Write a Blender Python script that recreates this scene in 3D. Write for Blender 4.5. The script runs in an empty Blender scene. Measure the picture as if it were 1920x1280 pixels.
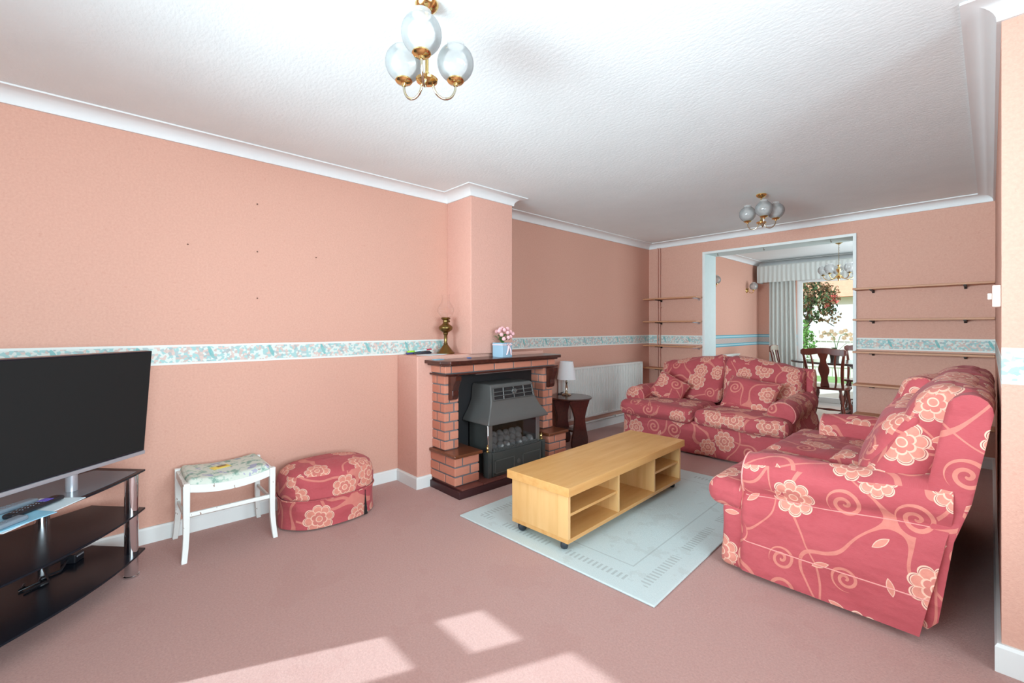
import bpy, bmesh, math, random
from mathutils import Vector, Matrix, Euler, noise
random.seed(7)
PI = math.pi
sc = bpy.context.scene
C = sc.collection
sc.view_settings.view_transform = 'Standard'
sc.view_settings.look = 'None'
sc.view_settings.gamma = 1
sc.view_settings.use_curve_mapping = False
sc.view_settings.exposure = 0.0

# ---------------------------------------------------------------- camera
cam = bpy.data.cameras.new('camera')
cam.sensor_width = 36; cam.lens = 36 * 833 / 1920
cam.shift_y = -26 / 1920
cam.clip_start = 0.02
co = bpy.data.objects.new('camera', cam); C.objects.link(co)
co.location = (3.2, 0, 1.2)
co.rotation_euler = (PI / 2, 0, math.atan2(898, 833))
sc.camera = co

# ---------------------------------------------------------------- light
w = bpy.data.worlds.new('world'); sc.world = w; w.use_nodes = True
bg = w.node_tree.nodes['Background']
bg.inputs[0].default_value = (0.82, 0.93, 1.0, 1); bg.inputs[1].default_value = 1.3

def lamp(name, kind, loc, rot, energy, size=None, color=(1, 1, 1)):
    l = bpy.data.lights.new(name, kind); l.energy = energy; l.color = color
    if kind == 'AREA':
        l.shape = 'RECTANGLE'; l.size, l.size_y = size
    o = bpy.data.objects.new(name, l); C.objects.link(o)
    o.location = loc; o.rotation_euler = rot
    return o
sun = lamp('sun', 'SUN', (0, -6, 6), (0, 0, 0), 7.0, color=(0.68, 0.92, 1.0))
sun.data.angle = math.radians(0.6)
sd = Vector((0.40, 1.0, -1.077 * 0.70))
sun.rotation_euler = sd.to_track_quat('-Z', 'Y').to_euler()
# daylight through the front window, plus added side and dining fills
def aim(v): return Vector(v).to_track_quat('-Z', 'Y').to_euler()
fw = lamp('front_window_daylight', 'AREA', (1.80, -1.36, 1.40), aim((0.05, 1, 0.085)), 86, (2.3, 1.2), (0.72, 0.92, 1.0))
fw.data.spread = math.radians(72)
side_fill = lamp('side_fill_light', 'AREA', (4.98, 0.4, 1.40), aim((-1, -0.05, -0.06)), 84, (2.2, 1.3), (0.74, 0.92, 1.0))  # added fill from an unseen, made-up side opening
side_fill.data.spread = math.radians(108)
lamp('dining_fill_light', 'AREA', (3.40, 7.1, 1.4), aim((-1, -0.3, 0.1)), 62, (1.8, 1.2), (0.80, 0.94, 1.0))  # added dining fill behind a made-up opening out of view

# ---------------------------------------------------------------- colours and nodes
def lin(c):
    return tuple((v / 255 / 12.92) if v / 255 <= 0.04045 else ((v / 255 + 0.055) / 1.055) ** 2.4 for v in c) + (1,)

class NT:
    def __init__(s, name):
        s.m = bpy.data.materials.new(name); s.m.use_nodes = True
        s.t = s.m.node_tree; s.n = s.t.nodes; s.l = s.t.links
        s.b = s.n['Principled BSDF']
    def put(s, inp, v):
        if isinstance(v, bpy.types.NodeSocket): s.l.new(v, inp)
        elif v is not None:
            inp.default_value = v
    def node(s, kind, **kw):
        n = s.n.new(kind)
        for k, v in kw.items(): setattr(n, k, v)
        return n
    def M(s, op, a, b=None, c=None):
        n = s.node('ShaderNodeMath', operation=op)
        s.put(n.inputs[0], a); s.put(n.inputs[1], b)
        if c is not None: s.put(n.inputs[2], c)
        return n.outputs[0]
    def lt(s, a, b): return s.M('LESS_THAN', a, b)
    def gt(s, a, b): return s.M('GREATER_THAN', a, b)
    def mul(s, a, b): return s.M('MULTIPLY', a, b)
    def add(s, a, b): return s.M('ADD', a, b)
    def sub(s, a, b): return s.M('SUBTRACT', a, b)
    def mix(s, f, a, b):
        n = s.node('ShaderNodeMix', data_type='RGBA')
        s.put(n.inputs[0], f); s.put(n.inputs[6], a); s.put(n.inputs[7], b)
        return n.outputs[2]
    def sep(s, v):
        n = s.node('ShaderNodeSeparateXYZ'); s.put(n.inputs[0], v); return n.outputs
    def comb(s, x, y, z=0.0):
        n = s.node('ShaderNodeCombineXYZ'); s.put(n.inputs[0], x); s.put(n.inputs[1], y); s.put(n.inputs[2], z); return n.outputs[0]
    def pos(s): return s.node('ShaderNodeNewGeometry').outputs['Position']
    def obj(s): return s.node('ShaderNodeTexCoord').outputs['Object']
    def uv(s): return s.node('ShaderNodeTexCoord').outputs['UV']
    def noise(s, v, scale, detail=3, rough=0.5, out=0):
        n = s.node('ShaderNodeTexNoise'); s.put(n.inputs['Vector'], v)
        n.inputs['Scale'].default_value = scale; n.inputs['Detail'].default_value = detail; n.inputs['Roughness'].default_value = rough
        return n.outputs[out]
    def vor(s, v, scale, rnd=1.0, dim='3D', feat='F1'):
        n = s.node('ShaderNodeTexVoronoi', voronoi_dimensions=dim, feature=feat); s.put(n.inputs['Vector'], v)
        n.inputs['Scale'].default_value = scale; n.inputs['Randomness'].default_value = rnd
        return n.outputs
    def ramp(s, f, stops):
        n = s.node('ShaderNodeValToRGB'); s.put(n.inputs[0], f)
        e = n.color_ramp.elements
        while len(e) < len(stops): e.new(0.5)
        for i, (p, c) in enumerate(stops): e[i].position = p; e[i].color = c
        return n.outputs[0]
    def scale3(s, v, k):
        n = s.node('ShaderNodeMapping'); s.put(n.inputs[0], v); n.inputs['Scale'].default_value = k; return n.outputs[0]
    def bump(s, h, strength=0.3, dist=0.01):
        n = s.node('ShaderNodeBump'); s.put(n.inputs['Height'], h)
        n.inputs['Strength'].default_value = strength; n.inputs['Distance'].default_value = dist
        s.l.new(n.outputs[0], s.b.inputs['Normal'])
    def set(s, col=None, rough=None, metal=None, **kw):
        if col is not None: s.put(s.b.inputs['Base Color'], col)
        if rough is not None: s.put(s.b.inputs['Roughness'], rough)
        if metal is not None: s.put(s.b.inputs['Metallic'], metal)
        for k, v in kw.items(): s.put(s.b.inputs[k], v)
        return s.m

def plain(name, c, rough=0.5, metal=0, var=0.06, vs=8, bump=0.0, bs=120, spec=0.5, coat=0):
    t = NT(name)
    n = t.noise(t.obj(), vs, 4)
    a = lin(c); lo = tuple(max(0, x * (1 - var)) for x in a[:3]) + (1,); hi = tuple(min(1, x * (1 + var)) for x in a[:3]) + (1,)
    t.set(t.mix(n, lo, hi), rough, metal)
    t.b.inputs['Specular IOR Level'].default_value = spec
    if coat: t.b.inputs['Coat Weight'].default_value = coat; t.b.inputs['Coat Roughness'].default_value = 0.08
    if bump: t.bump(t.noise(t.obj(), bs, 3), bump, 0.004)
    return t.m

def wallpaper(name, z0, z1, style='floral', wear=True):
    t = NT(name); p = t.pos(); x, y, z = t.sep(p)[:3]
    u = t.add(x, y)
    fine = t.noise(p, 90, 5, 0.7); big = t.noise(p, 1.3, 2)
    base = t.mix(fine, lin((196, 146, 128)), lin((224, 178, 160)))
    base = t.mix(t.mul(big, 0.35), base, lin((212, 160, 144)))
    if wear:
        speck = t.gt(t.noise(p, 34, 2), 0.71)
        base = t.mix(t.mul(speck, 0.25), base, lin((196, 140, 122)))
    band = t.mul(t.gt(z, z0), t.lt(z, z1))
    mid = (z0 + z1) / 2
    v2 = t.comb(u, z)
    if style == 'floral':
        vo = t.vor(v2, 75, 1.0, '2D'); rnd = t.sep(vo['Color'])
        cluster = t.noise(v2, 9, 2); cl2 = t.noise(v2, 26, 3)
        col = lin((216, 222, 216))
        col = t.mix(t.mul(t.gt(t.add(rnd[0], t.mul(cluster, 0.8)), 0.98), 0.8), col, lin((150, 196, 196)))
        col = t.mix(t.mul(t.gt(t.add(rnd[1], t.mul(cl2, 0.6)), 1.0), 0.7), col, lin((216, 178, 168)))
        col = t.mix(t.mul(t.gt(rnd[2], 0.86), 0.7), col, lin((158, 178, 182)))
        du = t.mul(t.sub(t.M('FRACT', t.M('DIVIDE', u, 0.33)), 0.5), 0.33)
        dz = t.sub(z, mid)
        ex = t.M('DIVIDE', t.add(du, t.mul(dz, 0.35)), 0.011); ez = t.M('DIVIDE', t.sub(dz, 0.008), 0.038)
        leaf = t.lt(t.add(t.mul(ex, ex), t.mul(ez, ez)), 1.0)
        col = t.mix(t.mul(leaf, 0.8), col, lin((112, 180, 180)))
        edge = t.gt(t.M('ABSOLUTE', dz), (z1 - z0) / 2 - 0.012)
        col = t.mix(edge, col, lin((226, 230, 226)))
    else:
        dz = t.M('ABSOLUTE', t.sub(z, mid)); h = (z1 - z0) / 2
        col = t.mix(t.noise(v2, 60, 2), lin((196, 190, 186)), lin((176, 150, 142)))
        col = t.mix(t.gt(dz, h * 0.45), col, lin((110, 168, 182)))
        col = t.mix(t.gt(dz, h * 0.62), col, lin((170, 205, 212)))
        col = t.mix(t.gt(dz, h * 0.84), col, lin((92, 158, 176)))
    t.set(t.mix(band, base, col), 0.85)
    t.b.inputs['Specular IOR Level'].default_value = 0.2
    t.bump(t.add(t.mul(fine, 1.0), t.noise(p, 220, 2)), 0.22, 0.004)
    return t.m

def carpet():
    t = NT('carpet'); p = t.pos()
    a = t.noise(p, 120, 5, 0.85); b = t.noise(p, 45, 4, 0.75); c = t.noise(p, 2.2, 4, 0.6)
    col = t.mix(a, lin((128, 90, 83)), lin((232, 186, 176)))
    col = t.mix(t.mul(b, 0.5), col, lin((190, 138, 128)))
    col = t.mix(t.M('MULTIPLY', t.gt(c, 0.56), 0.12), col, lin((172, 118, 108)))
    t.set(col, 0.95); t.b.inputs['Specular IOR Level'].default_value = 0.1
    t.b.inputs['Sheen Weight'].default_value = 0.25
    t.bump(t.add(a, t.mul(b, 0.8)), 0.6, 0.006)
    return t.m

def artex():
    t = NT('artex_ceiling'); p = t.pos()
    n = t.noise(t.scale3(p, (1, 1.8, 1)), 36, 5, 0.6); n2 = t.noise(p, 5, 3, 0.5)
    t.set(t.mix(n2, lin((227, 234, 235)), lin((235, 242, 243))), 0.9)
    t.b.inputs['Specular IOR Level'].default_value = 0.15
    t.bump(t.add(n, t.mul(n2, 0.5)), 0.17, 0.012)
    return t.m

def floral_fabric(name='floral_slipcover'):
    """crimson cover woven with big salmon flowers, curls, vines and leaves; uv in metres"""
    t = NT(name); uv = t.uv(); s = t.sep(uv); u, v = s[0], s[1]
    crim = t.mix(t.noise(uv, 7, 3), lin((162, 58, 65)), lin((188, 83, 90)))
    salm = t.mix(t.noise(uv, 40, 2), lin((204, 122, 106)), lin((220, 146, 126)))
    cream = lin((230, 190, 166)); dark = lin((150, 76, 76))
    # cells
    vo = t.vor(uv, 4.5, 0.6, '2D'); cp = t.sep(vo['Position']); cr = t.sep(vo['Color'])
    dx = t.sub(u, cp[0]); dy = t.sub(v, cp[1])
    r = t.M('SQRT', t.add(t.mul(dx, dx), t.mul(dy, dy)))
    r = t.M('DIVIDE', r, t.add(t.mul(cr[1], 0.30), 0.80))
    th = t.add(t.M('ARCTAN2', dy, dx), t.mul(cr[2], 6.28))
    tha = t.M('ARCTAN2', dy, dx)
    isfl = t.gt(cr[0], 0.30)
    lob = lambda n, ph: t.M('SQRT', t.M('ABSOLUTE', t.M('COSINE', t.add(t.mul(th, n), ph))))
    R1 = t.add(t.mul(lob(4.0, 0.0), 0.024), 0.058)
    R2 = t.add(t.mul(lob(3.0, 0.6), 0.014), 0.031)
    R3 = 0.017
    ring = lambda R, wd: t.lt(t.M('ABSOLUTE', t.sub(r, R)), wd)
    inside = t.mul(t.lt(r, R1), isfl)
    vn = t.noise(uv, 2.6, 1, 0.3); vn2 = t.noise(t.scale3(uv, (1.13, 0.83, 1)), 2.3, 1, 0.3)
    vine = t.lt(t.M('ABSOLUTE', t.sub(vn, 0.5)), 0.0085)
    vine2 = t.lt(t.M('ABSOLUTE', t.sub(vn2, 0.44)), 0.0075)
    vine = t.M('MAXIMUM', vine, vine2)
    col = t.mix(t.mul(vine, 0.72), crim, salm)
    # curls
    notfl = t.sub(1.0, isfl)
    sp = t.sub(t.M('DIVIDE', r, 0.034), t.M('DIVIDE', tha, 2 * PI))
    sp = t.M('FRACT', t.add(sp, t.mul(cr[2], 1.0)))
    curl = t.mul(t.mul(t.lt(t.M('ABSOLUTE', t.sub(sp, 0.5)), 0.21), t.lt(r, 0.062)), notfl)
    gap = t.mul(t.lt(r, 0.062), notfl)
    col = t.mix(gap, col, crim)
    col = t.mix(t.mul(curl, 0.85), col, salm)
    # leaves
    lo = t.vor(t.scale3(uv, (1.0, 1.0, 1)), 5.1, 0.9, '2D'); lp = t.sep(lo['Position']); lc = t.sep(lo['Color'])
    ex = t.sub(u, lp[0]); ey = t.sub(v, lp[1]); an = t.mul(lc[0], 6.28)
    ca = t.M('COSINE', an); sa = t.M('SINE', an)
    lx = t.add(t.mul(ex, ca), t.mul(ey, sa)); ly = t.sub(t.mul(ey, ca), t.mul(ex, sa))
    q = t.M('DIVIDE', lx, 0.036)
    wleaf = t.mul(t.sub(1.0, t.mul(q, q)), 0.013)
    al = t.M('ABSOLUTE', ly)
    on = t.gt(lc[1], 0.35)
    leaf = t.mul(t.lt(al, wleaf), on); lin_in = t.mul(t.lt(al, t.sub(wleaf, 0.003)), on)
    col = t.mix(t.mul(leaf, 0.9), col, cream)
    col = t.mix(lin_in, col, salm)
    # flower on top
    halo = t.mul(t.lt(r, t.add(R1, 0.006)), isfl)
    col = t.mix(halo, col, cream)
    col = t.mix(inside, col, dark)
    col = t.mix(t.mul(t.lt(r, t.sub(R1, 0.003)), isfl), col, cream)
    col = t.mix(t.mul(t.lt(r, t.sub(R1, 0.0065)), isfl), col, salm)
    col = t.mix(t.mul(t.mul(ring(R2, 0.0035), isfl), 0.9), col, cream)
    col = t.mix(t.mul(t.lt(r, t.sub(R2, 0.004)), isfl), col, t.mix(0.35, salm, crim))
    col = t.mix(t.mul(ring(R3, 0.0025), isfl), col, cream)
    col = t.mix(t.mul(t.lt(r, 0.014), isfl), col, salm)
    # faded slubs
    sepl = t.mul(t.mul(t.lt(t.M('ABSOLUTE', t.M('COSINE', t.mul(th, 4.0))), 0.16), t.mul(t.gt(r, t.add(R2, 0.003)), t.lt(r, R1))), isfl)
    col = t.mix(t.mul(sepl, 0.8), col, cream)
    slub = t.noise(t.scale3(uv, (8, 90, 1)), 6, 2)
    col = t.mix(t.mul(slub, 0.16), col, lin((226, 150, 150)))
    t.set(col, 0.85); t.b.inputs['Specular IOR Level'].default_value = 0.25
    t.b.inputs['Sheen Weight'].default_value = 0.08
    wr = t.noise(uv, 9, 3, 0.55); weave = t.noise(uv, 420, 1)
    fold = t.noise(t.scale3(uv, (1.3, 5, 1)), 1.8, 2, 0.4)
    t.bump(t.add(t.add(t.mul(wr, 0.9), t.mul(fold, 2.0)), t.mul(weave, 0.06)), 0.6, 0.03)
    return t.m

def wood(name, c1, c2, scale=(1, 12, 12), rough=0.4, s=3.0, boards=None, coat=0.0):
    t = NT(name); o = t.obj()
    v = t.scale3(o, scale)
    n = t.noise(v, s, 5, 0.6); n2 = t.noise(o, 2.0, 2)
    col = t.mix(t.ramp(n, [(0.3, (0, 0, 0, 1)), (0.7, (1, 1, 1, 1))]), lin(c1), lin(c2))
    col = t.mix(t.mul(n2, 0.4), col, lin(tuple((a + b) / 2 * 0.93 for a, b in zip(c1, c2))))
    if boards:
        x = t.sep(o)[boards[0]]
        cell = t.M('FLOOR', t.M('DIVIDE', x, boards[1]))
        wn = t.node('ShaderNodeTexWhiteNoise', noise_dimensions='1D'); t.put(wn.inputs['W'], cell)
        col = t.mix(t.mul(wn.outputs[0], 0.75), col, lin(c2))
    t.set(col, rough); 
    if coat: t.b.inputs['Coat Weight'].default_value = coat; t.b.inputs['Coat Roughness'].default_value = 0.1
    t.bump(n, 0.05, 0.003)
    return t.m

def glassy(name, fac=0.25, col=(1, 1, 1), rough=0.02, milk=None):
    t = NT(name); n = t.n; n.remove(t.b)
    out = n['Material Output']
    tr = t.node('ShaderNodeBsdfTransparent'); tr.inputs[0].default_value = col + (1,)
    gl = t.node('ShaderNodeBsdfGlossy'); gl.inputs['Roughness'].default_value = rough
    fr = t.node('ShaderNodeLayerWeight'); fr.inputs[0].default_value = fac
    mx = t.node('ShaderNodeMixShader')
    t.l.new(fr.outputs['Facing'], mx.inputs[0]) if milk is None else t.l.new(fr.outputs['Fresnel'], mx.inputs[0])
    base = tr.outputs[0]
    if milk:
        df = t.node('ShaderNodeBsdfDiffuse'); df.inputs[0].default_value = (0.70, 0.72, 0.72, 1)
        tl = t.node('ShaderNodeBsdfTranslucent'); tl.inputs[0].default_value = (0.72, 0.73, 0.74, 1)
        a = t.node('ShaderNodeMixShader'); a.inputs[0].default_value = 0.5
        t.l.new(df.outputs[0], a.inputs[1]); t.l.new(tl.outputs[0], a.inputs[2])
        b = t.node('ShaderNodeMixShader')
        pat = t.noise(t.obj(), 30, 2)
        t.l.new(t.M('MULTIPLY_ADD', pat, 0.3, milk - 0.15), b.inputs[0])
        t.l.new(tr.outputs[0], b.inputs[1]); t.l.new(a.outputs[0], b.inputs[2])
        base = b.outputs[0]
    t.l.new(base, mx.inputs[1]); t.l.new(gl.outputs[0], mx.inputs[2])
    t.l.new(mx.outputs[0], out.inputs[0])
    return t.m

M = {}
M['wall'] = wallpaper('pink_wallpaper', 0.986, 1.100)
M['wall_pier'] = wallpaper('pink_wallpaper_pier', 1.004, 1.130)
M['wall_dining'] = wallpaper('pink_wallpaper_dining', 0.905, 1.085, 'stripe')
t = NT('pink_paint'); p_ = t.pos(); f_ = t.noise(p_, 80, 5, 0.7)
t.set(t.mix(f_, lin((204, 152, 136)), lin((226, 176, 160))), 0.85); t.bump(f_, 0.35, 0.006); M['pink'] = t.m
M['carpet'] = carpet(); M['ceiling'] = artex(); M['fabric'] = floral_fabric()
M['piping'] = plain('faded_piping', (222, 150, 142), 0.8, var=0.2, vs=60)
M['white'] = plain('white_gloss_paint', (226, 228, 226), 0.4, var=0.03)
M['coving'] = plain('white_coving', (226, 227, 227), 0.7, var=0.02)
M['jamb'] = plain('pale_blue_white_paint', (200, 214, 214), 0.5, var=0.05, vs=14)
M['jambedge'] = plain('white_trim', (225, 228, 226), 0.5)
M['tile'] = plain('pale_floor_tile', (206, 202, 196), 0.3, var=0.05)
M['oak'] = wood('birch_veneer', (208, 150, 84), (226, 176, 112), (10, 1, 10), 0.38, 2.4, coat=0.15)
M['oak_body'] = wood('birch_board', (214, 160, 94), (232, 188, 128), (9, 9, 1), 0.42, 2.2, boards=(0, 0.07))
M['shelfwood'] = wood('pine_shelf', (182, 124, 90), (206, 150, 112), (1, 14, 14), 0.5, 3)
M['shelfpale'] = wood('pale_shelf_top', (192, 132, 92), (206, 150, 110), (1, 14, 14), 0.5, 3)
M['mahog'] = wood('dark_mahogany', (46, 20, 16), (78, 36, 26), (1, 12, 12), 0.28, 3, coat=0.4)
M['mahog2'] = wood('brown_capping', (92, 48, 28), (118, 66, 40), (12, 1, 12), 0.3, 3, coat=0.4)
M['chair'] = wood('mahogany_chair', (76, 30, 20), (110, 46, 30), (8, 8, 1), 0.28, 3, coat=0.5)
M['tabledark'] = wood('dark_table_top', (50, 40, 38), (74, 60, 56), (1, 10, 10), 0.2, 3, coat=0.7)
t = NT('brick'); o_ = t.obj()
isl = t.node('ShaderNodeNewGeometry').outputs['Random Per Island']
c_ = t.mix(isl, lin((180, 112, 90)), lin((212, 144, 120)))
c_ = t.mix(t.mul(t.noise(o_, 60, 4), 0.5), c_, lin((196, 116, 92)))
t.set(c_, 0.85); t.bump(t.noise(o_, 90, 4), 0.4, 0.004); M['brick'] = t.m
M['mortar'] = plain('grey_mortar', (112, 110, 112), 0.9, bump=0.4)
M['quarry'] = plain('quarry_tile', (112, 62, 54), 0.45, var=0.2, vs=14)
M['hearth_edge'] = plain('hearth_edge_paint', (60, 30, 34), 0.4, var=0.2, vs=20)
M['black'] = plain('black_panel', (26, 25, 27), 0.6)
M['iron'] = plain('dark_grey_enamel', (100, 99, 97), 0.38, 0.3, var=0.08)
M['iron_dark'] = plain('dark_green_grey_metal', (80, 82, 80), 0.35, 0.4, var=0.15)
M['coal'] = plain('ceramic_coal', (158, 156, 153), 0.9, var=0.4, vs=22, bump=0.6, bs=60)
M['steel'] = plain('dull_steel', (150, 152, 152), 0.3, 0.8)
M['brass'] = plain('polished_brass', (222, 190, 126), 0.14, 1.0, var=0.03)
M['brassold'] = plain('aged_brass', (128, 108, 66), 0.3, 1.0, var=0.15, vs=20)
M['nickel'] = plain('satin_nickel', (196, 186, 164), 0.18, 1.0, var=0.02)
M['chrome'] = plain('chrome', (216, 218, 222), 0.07, 1.0, var=0.01)
M['blackglass'] = plain('black_glass', (22, 26, 34), 0.22, 0, var=0.15, vs=3, spec=0.22)
M['topglass'] = plain('grey_glass', (104, 114, 122), 0.16, 0, var=0.05, spec=0.8)
M['screen'] = plain('tv_screen', (36, 36, 36), 0.55, 0, var=0.01, spec=0.1)
M['bezel'] = plain('tv_bezel', (22, 24, 34), 0.25, 0)
M['silver'] = plain('silver_strip', (188, 192, 200), 0.3, 0.6)
M['plastic'] = plain('black_plastic', (24, 26, 32), 0.35)
M['plasticgrey'] = plain('grey_plastic', (120, 134, 146), 0.4)
M['purple'] = plain('purple_button', (96, 84, 190), 0.4)
M['paper'] = plain('printed_paper', (214, 230, 236), 0.6, var=0.05, vs=20)
M['paperblue'] = plain('blue_leaflet', (140, 196, 220), 0.5, var=0.25, vs=14)
M['rubber'] = plain('castor_rubber', (44, 50, 58), 0.45)
M['chip'] = plain('chipped_wood', (120, 84, 62), 0.8, var=0.3, vs=60)
M['radiator'] = plain('radiator_enamel', (228, 230, 226), 0.35, var=0.01)
M['shade'] = plain('white_lamp_shade', (236, 238, 240), 0.9, var=0.02)
M['globe'] = glassy('etched_globe_glass', 0.35, milk=0.58, rough=0.08)
M['clear'] = glassy('clear_lamp_glass', 0.14)
M['pane'] = glassy('window_glass', 0.04)
M['smokepane'] = glassy('fire_glass', 0.12, (0.75, 0.75, 0.76))
M['curtain'] = plain('grey_white_curtain', (180, 183, 178), 0.9, var=0.03)
M['pelmet'] = plain('pelmet_fabric', (188, 191, 187), 0.9, var=0.03)
M['green'] = plain('leaf_green', (96, 138, 62), 0.6, var=0.35, vs=6)
M['darkgreen'] = plain('dark_leaf', (54, 76, 36), 0.6, var=0.35, vs=6)
M['bronze'] = plain('reddish_leaf', (116, 84, 50), 0.6, var=0.35, vs=6)
M['redflower'] = plain('red_bloom', (214, 96, 84), 0.6)
M['bark'] = plain('bark', (92, 74, 58), 0.9, bump=0.5, bs=40)
M['grass'] = plain('lawn', (120, 146, 86), 0.9, var=0.3, vs=5)
M['fence'] = plain('weathered_fence', (196, 186, 172), 0.8, var=0.15, vs=10)
M['render'] = plain('cream_render', (232, 222, 206), 0.8)
M['rooftile'] = plain('red_roof_tile', (208, 140, 112), 0.8, var=0.15, vs=8)
M['winpane'] = plain('grey_pane', (196, 196, 194), 0.2)
M['rose'] = plain('pink_rose', (232, 178, 182), 0.7, var=0.12, vs=60)
M['stem'] = plain('rose_leaf', (72, 120, 58), 0.6, var=0.3, vs=30)
M['bluebox'] = plain('pale_blue_box', (154, 186, 206), 0.5, var=0.05)
M['ribbon'] = plain('pink_ribbon', (236, 206, 210), 0.35)
M['orchid'] = plain('orchid_petal', (232, 206, 170), 0.6, var=0.2, vs=20)
M['pot'] = plain('dark_pot', (60, 50, 44), 0.5)
for nm, c in (('neon', (168, 226, 60)), ('teal', (20, 150, 160)), ('penblue', (60, 70, 130)), ('penred', (206, 52, 76)), ('penblack', (26, 30, 44)), ('yellow', (236, 214, 84)), ('cardblue', (70, 110, 170))):
    M[nm] = plain('ink_' + nm, c, 0.35)
M['switch'] = plain('cream_plastic', (236, 216, 204), 0.4, var=0.01)
M['nail'] = plain('rusty_nail', (96, 60, 48), 0.6, 0.4)
# stool seat
t = NT('botanical_seat_fabric'); o_ = t.obj()
n1 = t.noise(o_, 22, 4, 0.6); n2 = t.noise(o_, 15, 3); n3 = t.noise(t.scale3(o_, (1, 1, 2)), 13, 2)
c_ = t.mix(t.gt(n1, 0.53), lin((206, 212, 200)), lin((170, 192, 178)))
c_ = t.mix(t.gt(n1, 0.60), c_, lin((132, 164, 150)))
c_ = t.mix(t.mul(t.gt(n2, 0.62), 0.8), c_, lin((160, 160, 190)))
c_ = t.mix(t.mul(t.gt(n3, 0.70), 0.8), c_, lin((140, 92, 112)))
t.set(c_, 0.9); M['botanic'] = t.m
# chipped white paint
t = NT('chipped_white_paint'); o_ = t.obj()
n1 = t.noise(t.scale3(o_, (1, 1, 0.4)), 60, 2)
t.set(t.mix(t.gt(n1, 0.70), lin((228, 230, 226)), lin((140, 112, 92))), 0.5); M['stoolpaint'] = t.m
# rug
t = NT('pale_blue_rug'); o_ = t.obj(); x, y, z = t.sep(o_)[:3]
HX, HY = 0.66, 0.94
ax = t.sub(HX, t.M('ABSOLUTE', x)); ay = t.sub(HY, t.M('ABSOLUTE', y)); e = t.M('MINIMUM', ax, ay)
along = t.M('ADD', t.mul(t.lt(ax, ay), y), t.mul(t.gt(ax, ay), x))
dash = t.lt(t.M('FRACT', t.M('DIVIDE', along, 0.028)), 0.45)
seg = t.gt(t.M('FRACT', t.M('DIVIDE', along, 0.47)), 0.22)
band = t.mul(t.gt(e, 0.085), t.lt(e, 0.135))
inner = t.lt(t.M('ABSOLUTE', t.sub(e, 0.225)), 0.004)
pile = t.noise(o_, 260, 3); dirt = t.noise(o_, 5, 5, 0.7)
c_ = t.mix(pile, lin((190, 206, 206)), lin((214, 226, 225)))
c_ = t.mix(t.mul(t.gt(dirt, 0.58), 0.25), c_, lin((176, 184, 180)))
c_ = t.mix(t.mul(t.mul(t.mul(band, dash), seg), 0.4), c_, lin((138, 146, 144)))
c_ = t.mix(t.mul(inner, 0.35), c_, lin((138, 146, 144)))
t.set(c_, 0.95); t.bump(pile, 0.5, 0.004); M['rug'] = t.m

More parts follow.
